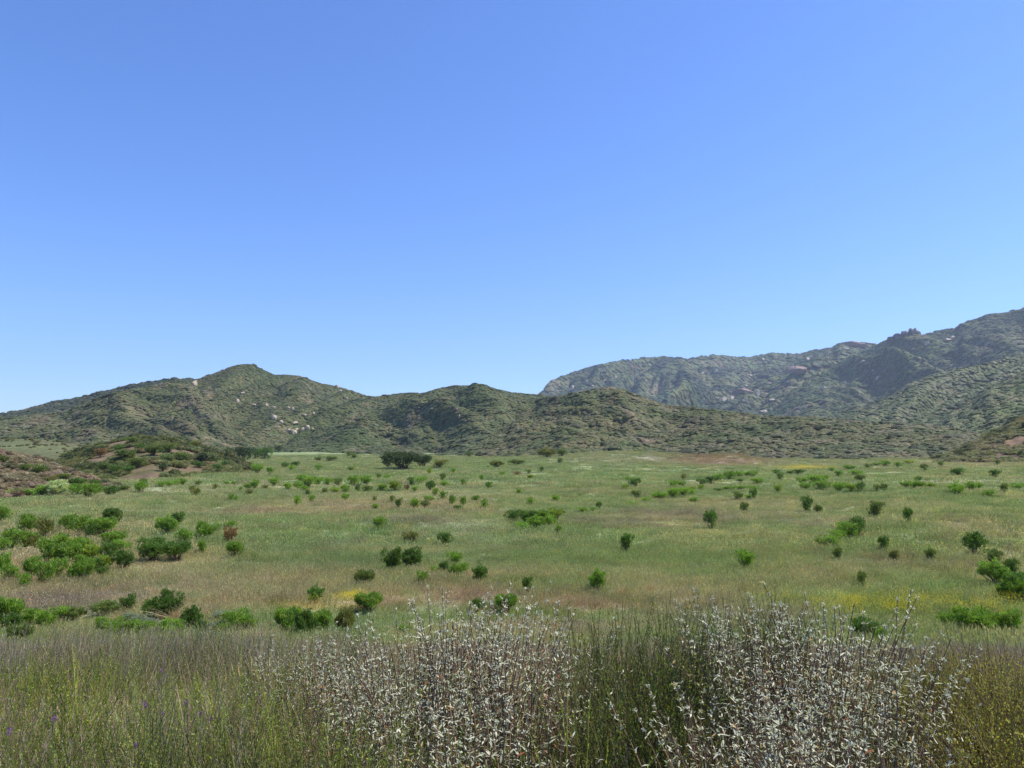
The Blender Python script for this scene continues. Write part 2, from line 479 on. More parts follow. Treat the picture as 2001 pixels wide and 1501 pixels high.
cslope = Hill("right_middle_slope", [(1560, 880, 1200), (1615, 820, 1300), (1660, 806, 1320), (1703, 792, 1350), (1738, 777, 1400), (1773, 753, 1450), (1825, 732, 1500), (1896, 718, 1500), (1948, 706, 1500), (2001, 695, 1500), (2100, 680, 1500), (2200, 670, 1500)],
    [(1560, 760), (2200, 760)], amp=.5, lam=220, shear=-.6, seed=25, conv=.8, nr=130, daz=.0014, mat=M_hill, colour=soil(52, 90))
dslope = Hill("right_near_slope", [(1790, 872, 760), (1825, 834, 800), (1860, 806, 850), (1896, 784, 880), (1931, 762, 900), (1966, 742, 900), (2001, 729, 900), (2080, 700, 900), (2200, 670, 900)],
    [(1790, 470), (2200, 430)], amp=.45, lam=150, shear=.5, seed=36, conv=.85, nr=130, daz=.0014, mat=M_hill, colour=soil(53, 60))
hridge = Hill("left_back_ridge", [(-250, 850, 1500), (-100, 826, 1450), (0, 811, 1400), (50, 801, 1400), (110, 785, 1400), (160, 778, 1400), (200, 766, 1400), (260, 753, 1350), (320, 743, 1350), (370, 742, 1350), (420, 748, 1350), (520, 800, 1350)],
    [(-300, 900), (600, 900)], amp=.25, lam=160, shear=.3, seed=47, conv=.9, nr=90, daz=.0016, mat=M_hill, colour=soil(54, 80))
peak = Hill("main_peak", [(180, 850, 1080), (300, 770, 1050), (355, 750, 1040), (385, 742, 1030), (405, 735, 1020), (430, 726, 1010), (455, 716, 1000), (478, 712, 1000), (495, 713, 1000), (512, 722, 1000), (540, 735, 1000), (560, 732, 1000), (582, 734, 1000),
    (600, 740, 1000), (622, 749, 1000), (655, 755, 1000), (690, 765, 990), (720, 775, 980), (760, 778, 970), (850, 800, 960), (950, 850, 950)],
    [(150, 640), (420, 600), (700, 540), (950, 520)], amp=.8, lam=210, shear=-.75, seed=58, conv=.75, nr=190, daz=.0014, mat=M_hill, colour=soil(55, 60), gul=2.2)
spur = Hill("left_front_spur", [(-250, 850, 760), (-100, 835, 780), (0, 820, 800), (52, 812, 810), (122, 805, 820), (175, 785, 830), (224, 767, 840), (300, 753, 850), (330, 747, 850), (352, 744, 850), (372, 750, 850), (390, 765, 840), (430, 800, 820), (470, 850, 800), (500, 880, 780)],
    [(-300, 470), (500, 520)], amp=.75, lam=150, shear=.6, seed=69, conv=.75, nr=170, daz=.0014, mat=M_hill, colour=soil(56, 45), gul=2.4)
mid = Hill("middle_hill", [(560, 868, 800), (620, 820, 820), (690, 782, 840), (725, 777, 850), (760, 773, 850), (800, 768, 840), (828, 769, 840), (850, 762, 830), (880, 755, 830), (915, 754, 820), (930, 751, 820), (950, 753, 820), (968, 761, 820), (1000, 767, 810),
    (1050, 773, 800), (1090, 778, 790), (1150, 800, 780), (1230, 850, 760)],
    [(560, 560), (800, 470), (1000, 460), (1250, 470)], amp=.75, lam=150, shear=.6, seed=72, conv=.75, nr=190, daz=.0014, mat=M_hill, colour=soil(57, 45), gul=2.4)
low = Hill("low_scrub_ridge", [(880, 888, 560), (950, 850, 600), (1020, 812, 640), (1070, 783, 660), (1100, 775, 660), (1130, 769, 660), (1150, 764, 650), (1185, 758, 650), (1210, 761, 645), (1232, 769, 640), (1262, 780, 630), (1292, 791, 620), (1340, 797, 600), (1400, 803, 580),
    (1450, 809, 560), (1500, 815, 550), (1560, 817, 540), (1600, 818, 530), (1660, 824, 520), (1700, 828, 510), (1800, 832, 500), (1850, 838, 490), (1900, 850, 480), (1950, 864, 470), (2001, 872, 460), (2100, 880, 450), (2200, 880, 450)],
    [(880, 480), (1000, 410), (1100, 370), (1300, 385), (1500, 350), (1700, 345), (2200, 330)], amp=.5, lam=95, shear=.5, seed=83, conv=.7, nr=170, daz=.0013, mat=M_hill, colour=soil(58, 30, lin(104, 98, 66), lin(112, 106, 72)), gul=2.2)
redtoe = Hill("right_bare_toe", [(1790, 905, 330), (1850, 890, 345), (1900, 868, 370), (1940, 845, 400), (1975, 828, 430), (2001, 815, 440), (2080, 790, 450), (2200, 770, 450)],
    [(1790, 290), (2200, 280)], amp=.16, lam=40, shear=.4, seed=88, conv=.8, nr=70, daz=.002, mat=M_hill, colour=soil(62, 25, lin(136, 110, 88), lin(126, 112, 82)))
grassy = Hill("left_grassy_hill", [(-250, 866, 470), (-60, 860, 470), (0, 859, 470), (52, 857, 470), (105, 861, 470), (147, 869, 460), (175, 877, 450), (230, 895, 430)],
    [(-300, 330), (230, 350)], amp=.05, lam=120, shear=.2, seed=91, conv=.6, nr=70, daz=.003, mat=M_hill, colour=soil(59, 60, lin(104, 112, 74), lin(112, 110, 76)))
knoll = Hill("scrub_knoll", [(70, 925, 250), (118, 904, 262), (150, 888, 270), (175, 878, 275), (220, 866, 280), (259, 858, 280), (310, 856, 280), (337, 858, 278), (367, 868, 274), (420, 885, 262), (455, 897, 255), (490, 915, 245), (520, 930, 240)],
    [(70, 195), (300, 165), (520, 200)], amp=.12, lam=38, shear=.3, seed=95, conv=.6, nr=110, daz=.002, mat=M_hill, colour=soil(60, 14, lin(126, 108, 84), lin(112, 106, 70)))
redslope = Hill("left_red_slope", [(-200, 868, 190), (-60, 880, 185), (0, 886, 180), (30, 889, 178), (55, 893, 176), (95, 904, 170), (130, 917, 163), (170, 932, 156), (210, 946, 148), (245, 958, 140)],
    [(-220, 112), (245, 122)], amp=.12, lam=24, shear=.3, seed=97, conv=.7, nr=90, daz=.002, mat=M_hill, colour=soil(61, 9, lin(136, 116, 96), lin(122, 108, 86)))

# ------------------------------------------------------------------ foliage builders (numpy)
def unit(v): return v / np.maximum(np.linalg.norm(v, axis=-1, keepdims=True), 1e-9)

def leaves(P, D, L, Wd, tone, r, bend=0.0):
    """rhombus leaves: base P, direction D, length L, width Wd; tone (n,3)"""
    n = len(P)
    side = unit(np.cross(D, unit(r.normal(size=(n, 3)))))
    nrm = np.cross(side, D)
    m = P + D * (L * .45)[:, None] + nrm * (bend * L * .15)[:, None]
    tip = P + D * L[:, None]
    V = np.stack([P, m + side * (Wd / 2)[:, None], tip, m - side * (Wd / 2)[:, None]], 1).reshape(-1, 3)
    i = np.arange(n)[:, None] * 4
    return V, i + np.array([[0, 1, 2, 3]]), np.repeat(tone, 4, 0)

def tubes(polys, radii, tone, sides=3):
    """polys (n,k,3) polylines, radii (n,k), tone (n,3)"""
    n, k, _ = polys.shape
    d = unit(np.gradient(polys, axis=1))
    a = unit(np.cross(d, np.array([.31, .9, .1])))
    b = np.cross(d, a)
    ang = np.arange(sides) * 2 * math.pi / sides
    ring = (a[:, :, None, :] * np.cos(ang)[None, None, :, None] + b[:, :, None, :] * np.sin(ang)[None, None, :, None]) * radii[:, :, None, None]
    V = (polys[:, :, None, :] + ring).reshape(-1, 3)
    base = (np.arange(n)[:, None, None] * k + np.arange(k - 1)[None, :, None]) * sides
    s = np.arange(sides)[None, None, :]; s2 = (s + 1) % sides
    Fc = np.stack([base + s, base + s2, base + sides + s2, base + sides + s], -1).reshape(-1, 4)
    return V, Fc, np.repeat(tone, k * sides, 0)

def blades(P, D, L, Wd, lean, tone, r, seg=2, tipdir=None):
    """curved grass ribbons, flat; lean = sideways displacement of the tip"""
    n = len(P)
    side = unit(np.cross(D, unit(r.normal(size=(n, 3)))))
    t = np.linspace(0, 1, seg + 1)
    C = P[:, None, :] + D[:, None, :] * (L[:, None] * t)[..., None] + lean[:, None, :] * (t ** 2)[None, :, None]
    w = (Wd[:, None] * (1 - t * .85))[..., None] * side[:, None, :] / 2
    V = np.stack([C - w, C + w], 2).reshape(-1, 3)
    i = (np.arange(n)[:, None] * (seg + 1) + np.arange(seg)[None, :]) * 2
    Fc = np.stack([i, i + 1, i + 3, i + 2], -1).reshape(-1, 4)
    tn = np.repeat(tone, (seg + 1) * 2, 0)
    return V, Fc, tn

def join(parts):
    off, Vs, Fs, Ts = 0, [], [], []
    for V, Fc, T in parts:
        Vs.append(V); Fs.append(Fc + off); Ts.append(T); off += len(V)
    return np.concatenate(Vs), np.concatenate(Fs), np.concatenate(Ts)

def crown_geo(seed, ntuft, nleaf, leaf, wid, lobes=4, spread=.42, flat=1.0, base=.22, upward=.6, cone=.8, hue=0.12, vase=0.0, lrad=(.22, .34)):
    """leafy crown in a unit box (x,y in +-.5, z 0..1)"""
    r = np.random.default_rng(seed)
    lc = np.zeros((lobes, 3)); lr = np.zeros((lobes, 3))
    for i in range(lobes):
        a = i * 2 * math.pi / lobes + r.uniform(-.5, .5); q = r.uniform(.1, spread * (.6 if lrad[1] > .3 else .85)) if i else 0.03
        rad = r.uniform(*lrad)
        lr[i] = (rad, rad, rad * r.uniform(.9, 1.3) * flat)
        lc[i] = (math.cos(a) * q, math.sin(a) * q, np.clip(r.uniform(.38, .66), base + lr[i, 2] * .5, .95 - lr[i, 2] * .8))
    k = r.integers(0, lobes, ntuft)
    d = unit(r.normal(size=(ntuft, 3))); d[:, 2] = np.where(d[:, 2] < -.75, -d[:, 2] * .6, d[:, 2]); d = unit(d)
    dep = r.uniform(.55, 1.0, ntuft) ** .6
    P = lc[k] + d * lr[k] * dep[:, None]
    P[:, 2] = np.maximum(P[:, 2], base * r.uniform(.5, 1.1, ntuft))
    P[:, :2] *= (1 + vase * .25 - vase * np.clip(1 - P[:, 2], 0, 1) ** 1.3)[:, None]
    dirn = unit(d * (1 - upward) + np.array([0, 0, 1]) * upward + r.normal(size=d.shape) * .25)
    tb = 1 + r.normal(size=(ntuft, 1)) * hue
    tt = np.concatenate([tb * (1 + r.normal(size=(ntuft, 1)) * .09), tb, tb * (1 + r.normal(size=(ntuft, 1)) * .06)], 1)
    PP = np.repeat(P, nleaf, 0) + r.normal(size=(ntuft * nleaf, 3)) * leaf * .45
    DD = unit(np.repeat(dirn, nleaf, 0) + r.normal(size=(ntuft * nleaf, 3)) * cone * .5)
    L = leaf * r.uniform(.6, 1.3, ntuft * nleaf)
    tone = np.repeat(tt, nleaf, 0) * (1 + r.normal(size=(ntuft * nleaf, 1)) * .10)
    return leaves(PP, DD, L, L * wid, np.clip(tone, .3, 1.9), r), lc, lr

def stems_geo(seed, lc, n=14, rad=.012, tone=lin(104, 84, 68)):
    r = np.random.default_rng(seed + 99)
    k = r.integers(0, len(lc), n)
    e = lc[k] + r.normal(size=(n, 3)) * np.array([.12, .12, .08]); e[:, 2] = np.clip(e[:, 2], .3, .85)
    s = r.normal(size=(n, 3)) * .035; s[:, 2] = -.08
    t = np.linspace(0, 1, 5)
    poly = s[:, None] * (1 - t)[None, :, None] + e[:, None] * t[None, :, None]
    poly[:, :, :2] = s[:, None, :2] + (e - s)[:, None, :2] * (t ** 1.3)[None, :, None]
    poly[:, 1:-1] += r.normal(size=(n, 3, 3)) * .015
    rr_ = rad * np.linspace(1.2, .4, 5)[None, :] * r.uniform(.6, 1.2, (n, 1))
    tn = tone[None, :] * r.uniform(.7, 1.25, (n, 1))
    return tubes(poly, rr_, tn, 4)

# ------------------------------------------------------------------ scattering of uncountable cover
def scatter(name, P, rz, scl, idx, tint, variants, label=None, cat=None, tilt=None):
    """one object whose geometry nodes place the variants; P (n,3) world points"""
    n = len(P)
    me = bpy.data.meshes.new(name)
    me.vertices.add(n); me.vertices.foreach_set("co", np.asarray(P, np.float32).ravel())
    a = me.attributes.new("rot", 'FLOAT_VECTOR', 'POINT'); R = np.zeros((n, 3), np.float32); R[:, 2] = rz
    if tilt is not None: R[:, :2] = tilt
    a.data.foreach_set("vector", R.ravel())
    a = me.attributes.new("scl", 'FLOAT_VECTOR', 'POINT'); a.data.foreach_set("vector", np.asarray(scl, np.float32).ravel())
    a = me.attributes.new("idx", 'INT', 'POINT'); a.data.foreach_set("value", np.asarray(idx, np.int32))
    a = me.attributes.new("tint", 'FLOAT_COLOR', 'POINT'); c = np.ones((n, 4), np.float32); c[:, :3] = tint
    a.data.foreach_set("color", c.ravel())
    me.update()
    o = link(name, me)
    col = bpy.data.collections.new(name + "_forms")
    for i, vm in enumerate(variants):
        vo = bpy.data.objects.new("%s_form_%02d" % (name, i), vm); col.objects.link(vo)
    g = bpy.data.node_groups.new(name, 'GeometryNodeTree')
    g.interface.new_socket("Geometry", in_out='INPUT', socket_type='NodeSocketGeometry')
    g.interface.new_socket("Geometry", in_out='OUTPUT', socket_type='NodeSocketGeometry')
    N, L = g.nodes, g.links
    gi = N.new("NodeGroupInput"); go = N.new("NodeGroupOutput")
    ci = N.new("GeometryNodeCollectionInfo"); ci.inputs["Collection"].default_value = col
    ci.inputs["Separate Children"].default_value = True; ci.inputs["Reset Children"].default_value = True
    ip = N.new("GeometryNodeInstanceOnPoints"); ip.inputs["Pick Instance"].default_value = True
    def attr(nm, dt):
        x = N.new("GeometryNodeInputNamedAttribute"); x.data_type = dt; x.inputs["Name"].default_value = nm
        return [s for s in x.outputs if s.enabled and s.name == "Attribute"][0]
    L.new(gi.outputs[0], ip.inputs["Points"]); L.new(ci.outputs[0], ip.inputs["Instance"])
    L.new(attr("idx", 'INT'), ip.inputs["Instance Index"])
    er = N.new("FunctionNodeEulerToRotation"); L.new(attr("rot", 'FLOAT_VECTOR'), er.inputs[0])
    L.new(er.outputs[0], ip.inputs["Rotation"])
    L.new(attr("scl", 'FLOAT_VECTOR'), ip.inputs["Scale"])
    L.new(ip.outputs[0], go.inputs[0])
    md = o.modifiers.new("scatter", 'NODES'); md.node_group = g
    tag(o, label, cat, None, "stuff")
    return o

# scrub forms for the hills (unit size 1 wide, 1 high): a lumpy dome of foliage with loose leaf clumps standing out of it
def icosphere(sub):
    import bmesh
    bm = bmesh.new(); bmesh.ops.create_icosphere(bm, subdivisions=sub, radius=1.0)
    V = np.array([v.co[:] for v in bm.verts]); Fc = np.array([[v.index for v in f.verts] for f in bm.faces]); bm.free()
    return V, Fc
ICO2, ICO3 = icosphere(2), icosphere(3)
def dome(seed, ico, amp, nleaf, leaf):
    r = np.random.default_rng(seed)
    V, Fc = ico; V = V.copy(); d = V.copy()
    k = fbm(d[:, 0] * 1.7 + seed, d[:, 1] * 1.7 + d[:, 2] * 1.3, seed, 3) + fbm(d[:, 0] * 4 + seed, d[:, 2] * 4 + d[:, 1] * 3, seed + 5, 2) * .5
    rad = 1 + amp * k + r.normal(size=len(V)) * .07
    V = V * rad[:, None] * np.array([.50, .50, .5]); V[:, 2] = V[:, 2] * .95 + .42
    tone = (1 + .12 * fbm(d[:, 0] * 3, d[:, 1] * 3 + d[:, 2], seed + 8, 2) * 2 + r.normal(size=len(V)) * .06)[:, None] * np.ones((1, 3))
    i = r.integers(0, len(V), nleaf); i = i[d[i, 2] > -.2]
    D = unit(d[i] + np.array([0, 0, .5]) + r.normal(size=(len(i), 3)) * .5)
    L = leaf * r.uniform(.6, 1.3, len(i))
    lv = leaves(V[i] - D * .04, D, L, L * .6, np.clip(tone[i] * r.uniform(.85, 1.25, (len(i), 1)), .4, 1.7), r)
    # triangles and quads kept apart
    return V, Fc, tone, lv
def dome_mesh(seed, ico, amp, nleaf, leaf, mat):
    V, Fc, tone, (LV, LF, LT) = dome(seed, ico, amp, nleaf, leaf)
    return new_mesh("scrub_form", np.concatenate([V, LV]), [Fc, LF + len(V)], np.clip(np.concatenate([tone, LT]), .35, 1.8), mat)
SCRUB = [dome_mesh(200 + i, ICO2, .4, 90, .12, M_scrub) for i in range(8)]
SCRUBFAR = [dome_mesh(260 + i, ICO2, .35, 14, .15, M_scrub) for i in range(6)]

def cover(hill, spacing, wmin, wmax, hr, pal, seed, lam, bare=.1, forms=None, umax=1.04, jit=.08, darks=.05, extra=None, baremask=None):
    az, r, z = hill.sample(spacing, umax)
    x, y = r * np.sin(az), r * np.cos(az)
    n = len(x)
    dens = fbm(x / lam * 1.6, y / lam * 1.6, seed + 3, 4) + .25 * fbm(x / 9, y / 9, seed + 4, 2)
    keep = dens > (-.62 + bare)
    if baremask is not None: keep &= ~baremask(az, z - EYE, r, x, y)
    keep &= rng.uniform(0, 1, n) > .04
    x, y, z, az, r = x[keep], y[keep], z[keep], az[keep], r[keep]; n = len(x)
    c = scrub_colour(x, y, seed, lam, pal) * (.84 if hill in (mtn, rslope, cslope) else .98 if hill in (peak, mid, spur) else 1.12); c = c * .82 + c.mean(-1, keepdims=True) * np.array([.19, .185, .165]); bs_ = sstep(.24, .36, fbm(x / (lam * .55), y / (lam * .55), seed + 61, 4))[:, None] * .5; c = c * (1 - bs_) + lin(158, 142, 112) * bs_
    if extra is not None: c = extra(c, az, (z - EYE) / r, x, y)
    c = c * (1 + rng.normal(size=(n, 1)) * jit) * (1 + rng.normal(size=(n, 3)) * .04)
    dk = rng.uniform(0, 1, n) < darks * (1 + 4 * np.clip(-fbm(x / lam, y / lam, seed + 31, 3) - .1, 0, 1))
    c[dk] = c[dk] * .35 + .65 * S_DARK * (1 + rng.normal(size=(dk.sum(), 1)) * .12)
    w = rng.uniform(wmin, wmax, n) * (1 + .5 * (rng.uniform(0, 1, n) > .93)) * np.where(dk, 1.35, 1)
    if hill in (peak, spur, mid, low, cslope, dslope, mtn, rslope): w = w * 1.22; hr = hr * .95
    h = w * hr * rng.uniform(.8, 1.2, n) * np.where(dk, 1.35, 1)
    scl = np.stack([w, w, h], 1)
    forms = forms or SCRUB
    # each clump leans with the slope it grows on
    e = 6.0
    def zz(dx, dy):
        return hill.z(np.arctan2(x + dx, y + dy), np.hypot(x + dx, y + dy))
    gx, gy = (zz(e, 0) - zz(-e, 0)) / (2 * e), (zz(0, e) - zz(0, -e)) / (2 * e)
    nv = unit(np.stack([-gx, -gy, np.ones(n)], -1) * np.array([.85, .85, 1]))
    tl = np.stack([-np.arcsin(np.clip(nv[:, 1], -1, 1)), np.arctan2(nv[:, 0], nv[:, 2])], -1) + rng.normal(size=(n, 2)) * .06
    scl[:, 0] *= rng.choice([-1, 1], n); scl[:, 1] *= rng.choice([-1, 1], n)
    return scatter(hill.name + "_scrub", np.stack([x, y, z - .08 * h], 1), np.zeros(n), scl, rng.integers(0, len(forms), n), np.clip(c, .01, .6), forms, tilt=tl), n

def far_patches(c, az, te, x, y):
    w = sstep(.04, .14, fbm(x / 210, y / 150, 411, 4))[:, None] * .85
    c = c * (1 - w) + lin(50, 70, 44) * w
    w = sstep(.1, .25, fbm(x / 160, y / 160, 421, 4))[:, None] * .6
    return c * (1 - w) + lin(124, 126, 72) * w
def far_patches2(c, az, te, x, y):
    w = sstep(.16, .28, fbm(x / 160, y / 110, 412, 4))[:, None] * .7
    return c * (1 - w) + lin(64, 84, 48) * w
PAL_P = (lin(104, 112, 62), lin(90, 108, 56), lin(116, 118, 80), lin(128, 112, 82), .5, .25)
PAL_S = (lin(120, 122, 72), lin(104, 114, 60), lin(134, 130, 92), lin(142, 120, 92), .6, .5)
PAL_M = (lin(112, 120, 66), lin(94, 112, 54), lin(120, 122, 82), lin(134, 116, 84), .5, .35)
PAL_D = (lin(128, 132, 76), lin(118, 134, 66), lin(138, 134, 92), lin(140, 122, 88), .6, .4)
PAL_H = (lin(78, 88, 54), lin(70, 84, 50), lin(90, 94, 66), lin(104, 94, 70), .4, .2)
PAL_G = (S_OLIVE, S_GREEN, S_GREY, S_BROWN, .6, .45)
PAL_LOW = (lin(116, 114, 62), lin(98, 110, 52), lin(122, 116, 82), lin(126, 106, 76), .5, .5)
tot = 0
def lab(o, l, c): tag(o, l, c)
for args in [
    (mtn, 9.5, 10, 17, .30, PAL_FAR, 301, 420, .05, SCRUBFAR, 1.04, .10, .05, far_patches), (rslope, 6.6, 7, 11, .30, PAL_B, 302, 300, .05, SCRUBFAR, 1.04, .08, .03, far_patches2),
    (cslope, 3.4, 3.6, 6, .36, PAL_B, 303, 120, .08, SCRUBFAR), (dslope, 2.1, 1.9, 3.6, .32, PAL_D, 304, 70, .12, SCRUB),
    (hridge, 3.8, 3.8, 6, .36, PAL_H, 305, 120, .06, SCRUBFAR, 1.04, .06, .2), (peak, 1.75, 1.6, 3.0, .27, PAL_P, 306, 110, -.06, SCRUB),
    (spur, 1.65, 1.5, 2.9, .28, PAL_S, 307, 70, .06, SCRUB), (mid, 1.65, 1.5, 2.9, .28, PAL_M, 308, 80, .0, SCRUB),
    (low, 1.5, 1.4, 3.2, .36, PAL_LOW, 309, 45, .05, SCRUB)]:
    o, n = cover(*args)
    tot += n


# low mounds in front: sparser scrub of their own
KN = []
for i in range(6):
    (V, Fc, T), lc, lr = crown_geo(330 + i, 90, 8, .13, .5, lobes=4, flat=.9, base=.03, upward=.4, cone=1.0, hue=.10)
    LV, LF, LT = V, Fc, T
    V2, F2 = ICO2[0] * np.array([.36, .36, .4]) + np.array([0, 0, .4]), ICO2[1]
    KN.append(new_mesh("scrub_form", np.concatenate([V2, LV]), [F2, LF + len(V2)], np.concatenate([np.full((len(V2), 3), .95), LT]), M_scrub))
def green_top(c, az, te, x, y):
    return c
def knoll_bare(az, te, r, x, y):
    return fbm(x / 13, y / 13, 404, 3) > .04
cover(knoll, 1.15, 1.4, 2.9, .46, (lin(110, 116, 60), lin(96, 112, 52), lin(122, 122, 80), lin(140, 116, 82), .5, .4), 311, 22, -.2, KN, 1.2, .12, .06, None, knoll_bare)
cover(grassy, 5, 1.2, 2.4, .5, PAL_G, 312, 40, .55, KN, 1.05)
cover(redtoe, 2.0, 1.2, 3.0, .5, (lin(140, 134, 88), lin(126, 134, 76), lin(150, 134, 104), lin(156, 132, 104), .5, .5), 313, 30, .25, KN, 1.3)
cover(redslope, .85, .6, 1.5, .5, (lin(146, 126, 100), lin(136, 126, 90), lin(152, 138, 116), lin(120, 118, 76), .6, .4), 314, 9, .42, KN, 1.2, .16, .03)

# ------------------------------------------------------------------ grass of the meadow
def tuft_form(seed, n, size, h, w, heads=.2, lean=.35, seg=2, dry=.25):
    r = np.random.default_rng(seed)
    q = np.sqrt(r.uniform(0, 1, n)) * size / 2; a = r.uniform(0, 6.283, n)
    P = np.stack([q * np.cos(a), q * np.sin(a), np.full(n, -.04)], -1)
    D = unit(np.array([0, 0, 1]) + r.normal(size=(n, 3)) * np.array([.16, .16, 0]))
    L = h * r.uniform(.45, 1.15, n)
    ln = r.normal(size=(n, 3)) * (L * lean)[:, None] * .5; ln[:, 2] = -np.abs(ln[:, 2]) * .4
    tone = np.ones((n, 3)) * r.uniform(.75, 1.3, (n, 1))
    dr = r.uniform(0, 1, n) < dry
    tone[dr] *= np.array([1.35, 1.12, 1.0])
    V, Fc, T = blades(P, D, L, np.full(n, w) * r.uniform(.6, 1.3, n), ln, tone, r, seg)
    parts = [(V, Fc, T)]
    k = np.where(r.uniform(0, 1, n) < heads)[0]
    if len(k):
        tip = P[k] + D[k] * L[k][:, None] + ln[k]
        parts.append(leaves(tip - D[k] * .03, unit(D[k] + ln[k]), np.full(len(k), h * .22), np.full(len(k), w * 2.0), tone[k] * np.array([1.3, 1.15, 1.05]), r))
    V, Fc, T = join(parts)
    return new_mesh("grass_form", V, Fc, np.clip(T, .3, 2.0), M_grass)

def meadow_zone(name, r0, r1, spacing, forms, hs, azl=.68, label=None):
    n = int(azl * (r1 ** 2 - r0 ** 2) / spacing ** 2)
    az = rng.uniform(-azl, azl, n); r = np.sqrt(rng.uniform(r0 ** 2, r1 ** 2, n))
    x, y = r * np.sin(az), r * np.cos(az)
    z = ground_rel(x, y) + EYE
    keep = bank_dist(x, y) > 16.5
    for hl in (knoll, redslope, grassy, redtoe, low, peak, mid):
        inside = (az > hl.az0) & (az < hl.az1)
        hz = hl.z(az, r); rf = np.interp(az, hl.az, hl.rf); rc_ = np.interp(az, hl.az, hl.rc)
        keep &= ~(inside & (r > rf) & (r < rc_) & (hz > z))
    x, y, z = x[keep], y[keep], z[keep]; n = len(x)
    c = meadow_colour(x, y); tw_ = (rng.uniform(0, 1, n) < .09)[:, None] * .6; c = c * (1 - tw_) + lin(196, 178, 130) * tw_
    gw_ = (rng.uniform(0, 1, n) < .14)[:, None] * .55; c = c * (1 - gw_) + lin(112, 138, 66) * gw_
    c = c * (1 + rng.normal(size=(n, 1)) * .14) * (1 + rng.normal(size=(n, 3)) * .03)
    hgt = np.clip(.8 + .7 * fbm(x / 5, y / 5, 71, 3) + .4 * fbm(x / 25, y / 25, 72, 2), .35, 1.5) * hs
    s_ = rng.uniform(.8, 1.25, n)
    return scatter(name, np.stack([x, y, z], -1), rng.uniform(0, 6.28, n), np.stack([s_, s_, s_ * hgt], -1), rng.integers(0, len(forms), n), np.clip(c, .01, .7), forms, label, "grass")

meadow_zone("grass", 16.0, 46, .30, [tuft_form(500 + i, 80, .75, .36, .011, .25) for i in range(6)], 1.0, .70, "knee high green and straw coloured grass in the near meadow")
meadow_zone("grass", 44, 125, .62, [tuft_form(520 + i, 70, 1.3, .42, .028, .25) for i in range(6)], 1.0, .68, "patchy green and straw grass across the middle of the meadow")
meadow_zone("grass", 120, 480, 1.55, [tuft_form(540 + i, 60, 2.9, .5, .085, .2) for i in range(5)], 1.0, .68, "pale green grass covering the far meadow below the hills")

# flowers sprinkled through the grass: uncountable dots
def flower_form(seed, n, size, h, w, stem=True):
    r = np.random.default_rng(seed)
    P = np.stack([r.uniform(-size, size, n) / 2, r.uniform(-size, size, n) / 2, h * r.uniform(.7, 1.1, n)], -1)
    PP = np.repeat(P, 4, 0)
    a = np.tile(np.arange(4) * math.pi / 2, n) + np.repeat(r.uniform(0, 6, n), 4)
    D = unit(np.stack([np.cos(a), np.sin(a), np.full(4 * n, .35)], -1))
    return new_mesh("flower_form", *leaves(PP, D, np.full(4 * n, w), np.full(4 * n, w * .7), np.ones((4 * n, 3)) * r.uniform(.85, 1.15, (4 * n, 1)), r), M_grass)
def flowers(name, spots, col, forms_f, label, per):
    Ps, S, I, C = [], [], [], []
    forms = forms_f
    for (px, py, hw, hh, n) in spots:
        k = int(n * per)
        u = rng.normal(size=(k, 2)) * .5
        for j in range(k):
            x, y, r = hit_ground(px + u[j, 0] * hw * 1.3, py + u[j, 1] * hh * 1.3)
            if fbm(np.array([x / 3]), np.array([y / 3]), 91, 2)[0] < -.12: continue
            Ps.append((x, y, ground_rel(np.array(x), np.array(y)) + EYE)); s_ = max(.6, r / 55.) * rng.uniform(.7, 1.2)
            S.append((s_, s_, 1.0)); I.append(rng.integers(0, len(forms)))
            C.append(col * rng.uniform(.8, 1.1))
    Ps = np.array(Ps, float)
    scatter(name, Ps, rng.uniform(0, 6.28, len(Ps)), np.array(S), I, np.clip(np.array(C), 0, .9), forms, label, "flowers")
YF = [flower_form(600 + i, 7, .8, .50, .022) for i in range(4)]
WF = [flower_form(610 + i, 5, .9, .46, .03) for i in range(4)]
flowers("yellow_flowers", [(1665, 1198, 30, 16, 110), (1640, 1196, 80, 14, 110), (1755, 1203, 30, 20, 130), (1840, 1200, 110, 15, 260), (1950, 1200, 80, 18, 120), (1540, 1195, 60, 14, 40), (1400, 1190, 60, 12, 25), (600, 1186, 45, 8, 130), (685, 1188, 24, 8, 200), (560, 1182, 30, 10, 25),
    (1565, 914, 30, 3, 420), (1600, 915, 24, 2, 90), (1240, 918, 60, 2, 16), (1700, 1085, 200, 30, 30), (500, 1060, 120, 30, 20), (1480, 1010, 200, 25, 30)], lin(226, 205, 40), YF, "yellow mustard flowers drifting through the meadow grass", 1.0)
flowers("white_flowers", [(925, 1034, 55, 8, 240), (905, 1052, 20, 6, 25), (1730, 940, 110, 4, 150), (1900, 942, 110, 5, 220), (1960, 948, 60, 4, 90), (1180, 998, 20, 5, 25), (30, 1030, 30, 14, 30), (60, 1050, 50, 10, 20), (110, 1190, 60, 10, 14), (1310, 932, 18, 3, 30),
    (1080, 946, 30, 8, 20), (1370, 1110, 40, 16, 20), (1450, 1080, 120, 60, 22), (250, 990, 200, 30, 14), (560, 955, 250, 14, 40), (950, 965, 60, 5, 30), (1700, 1060, 130, 30, 26), (1780, 955, 220, 12, 60)], lin(222, 222, 196), WF, "small white flower heads dotted through the grass", 1.0)

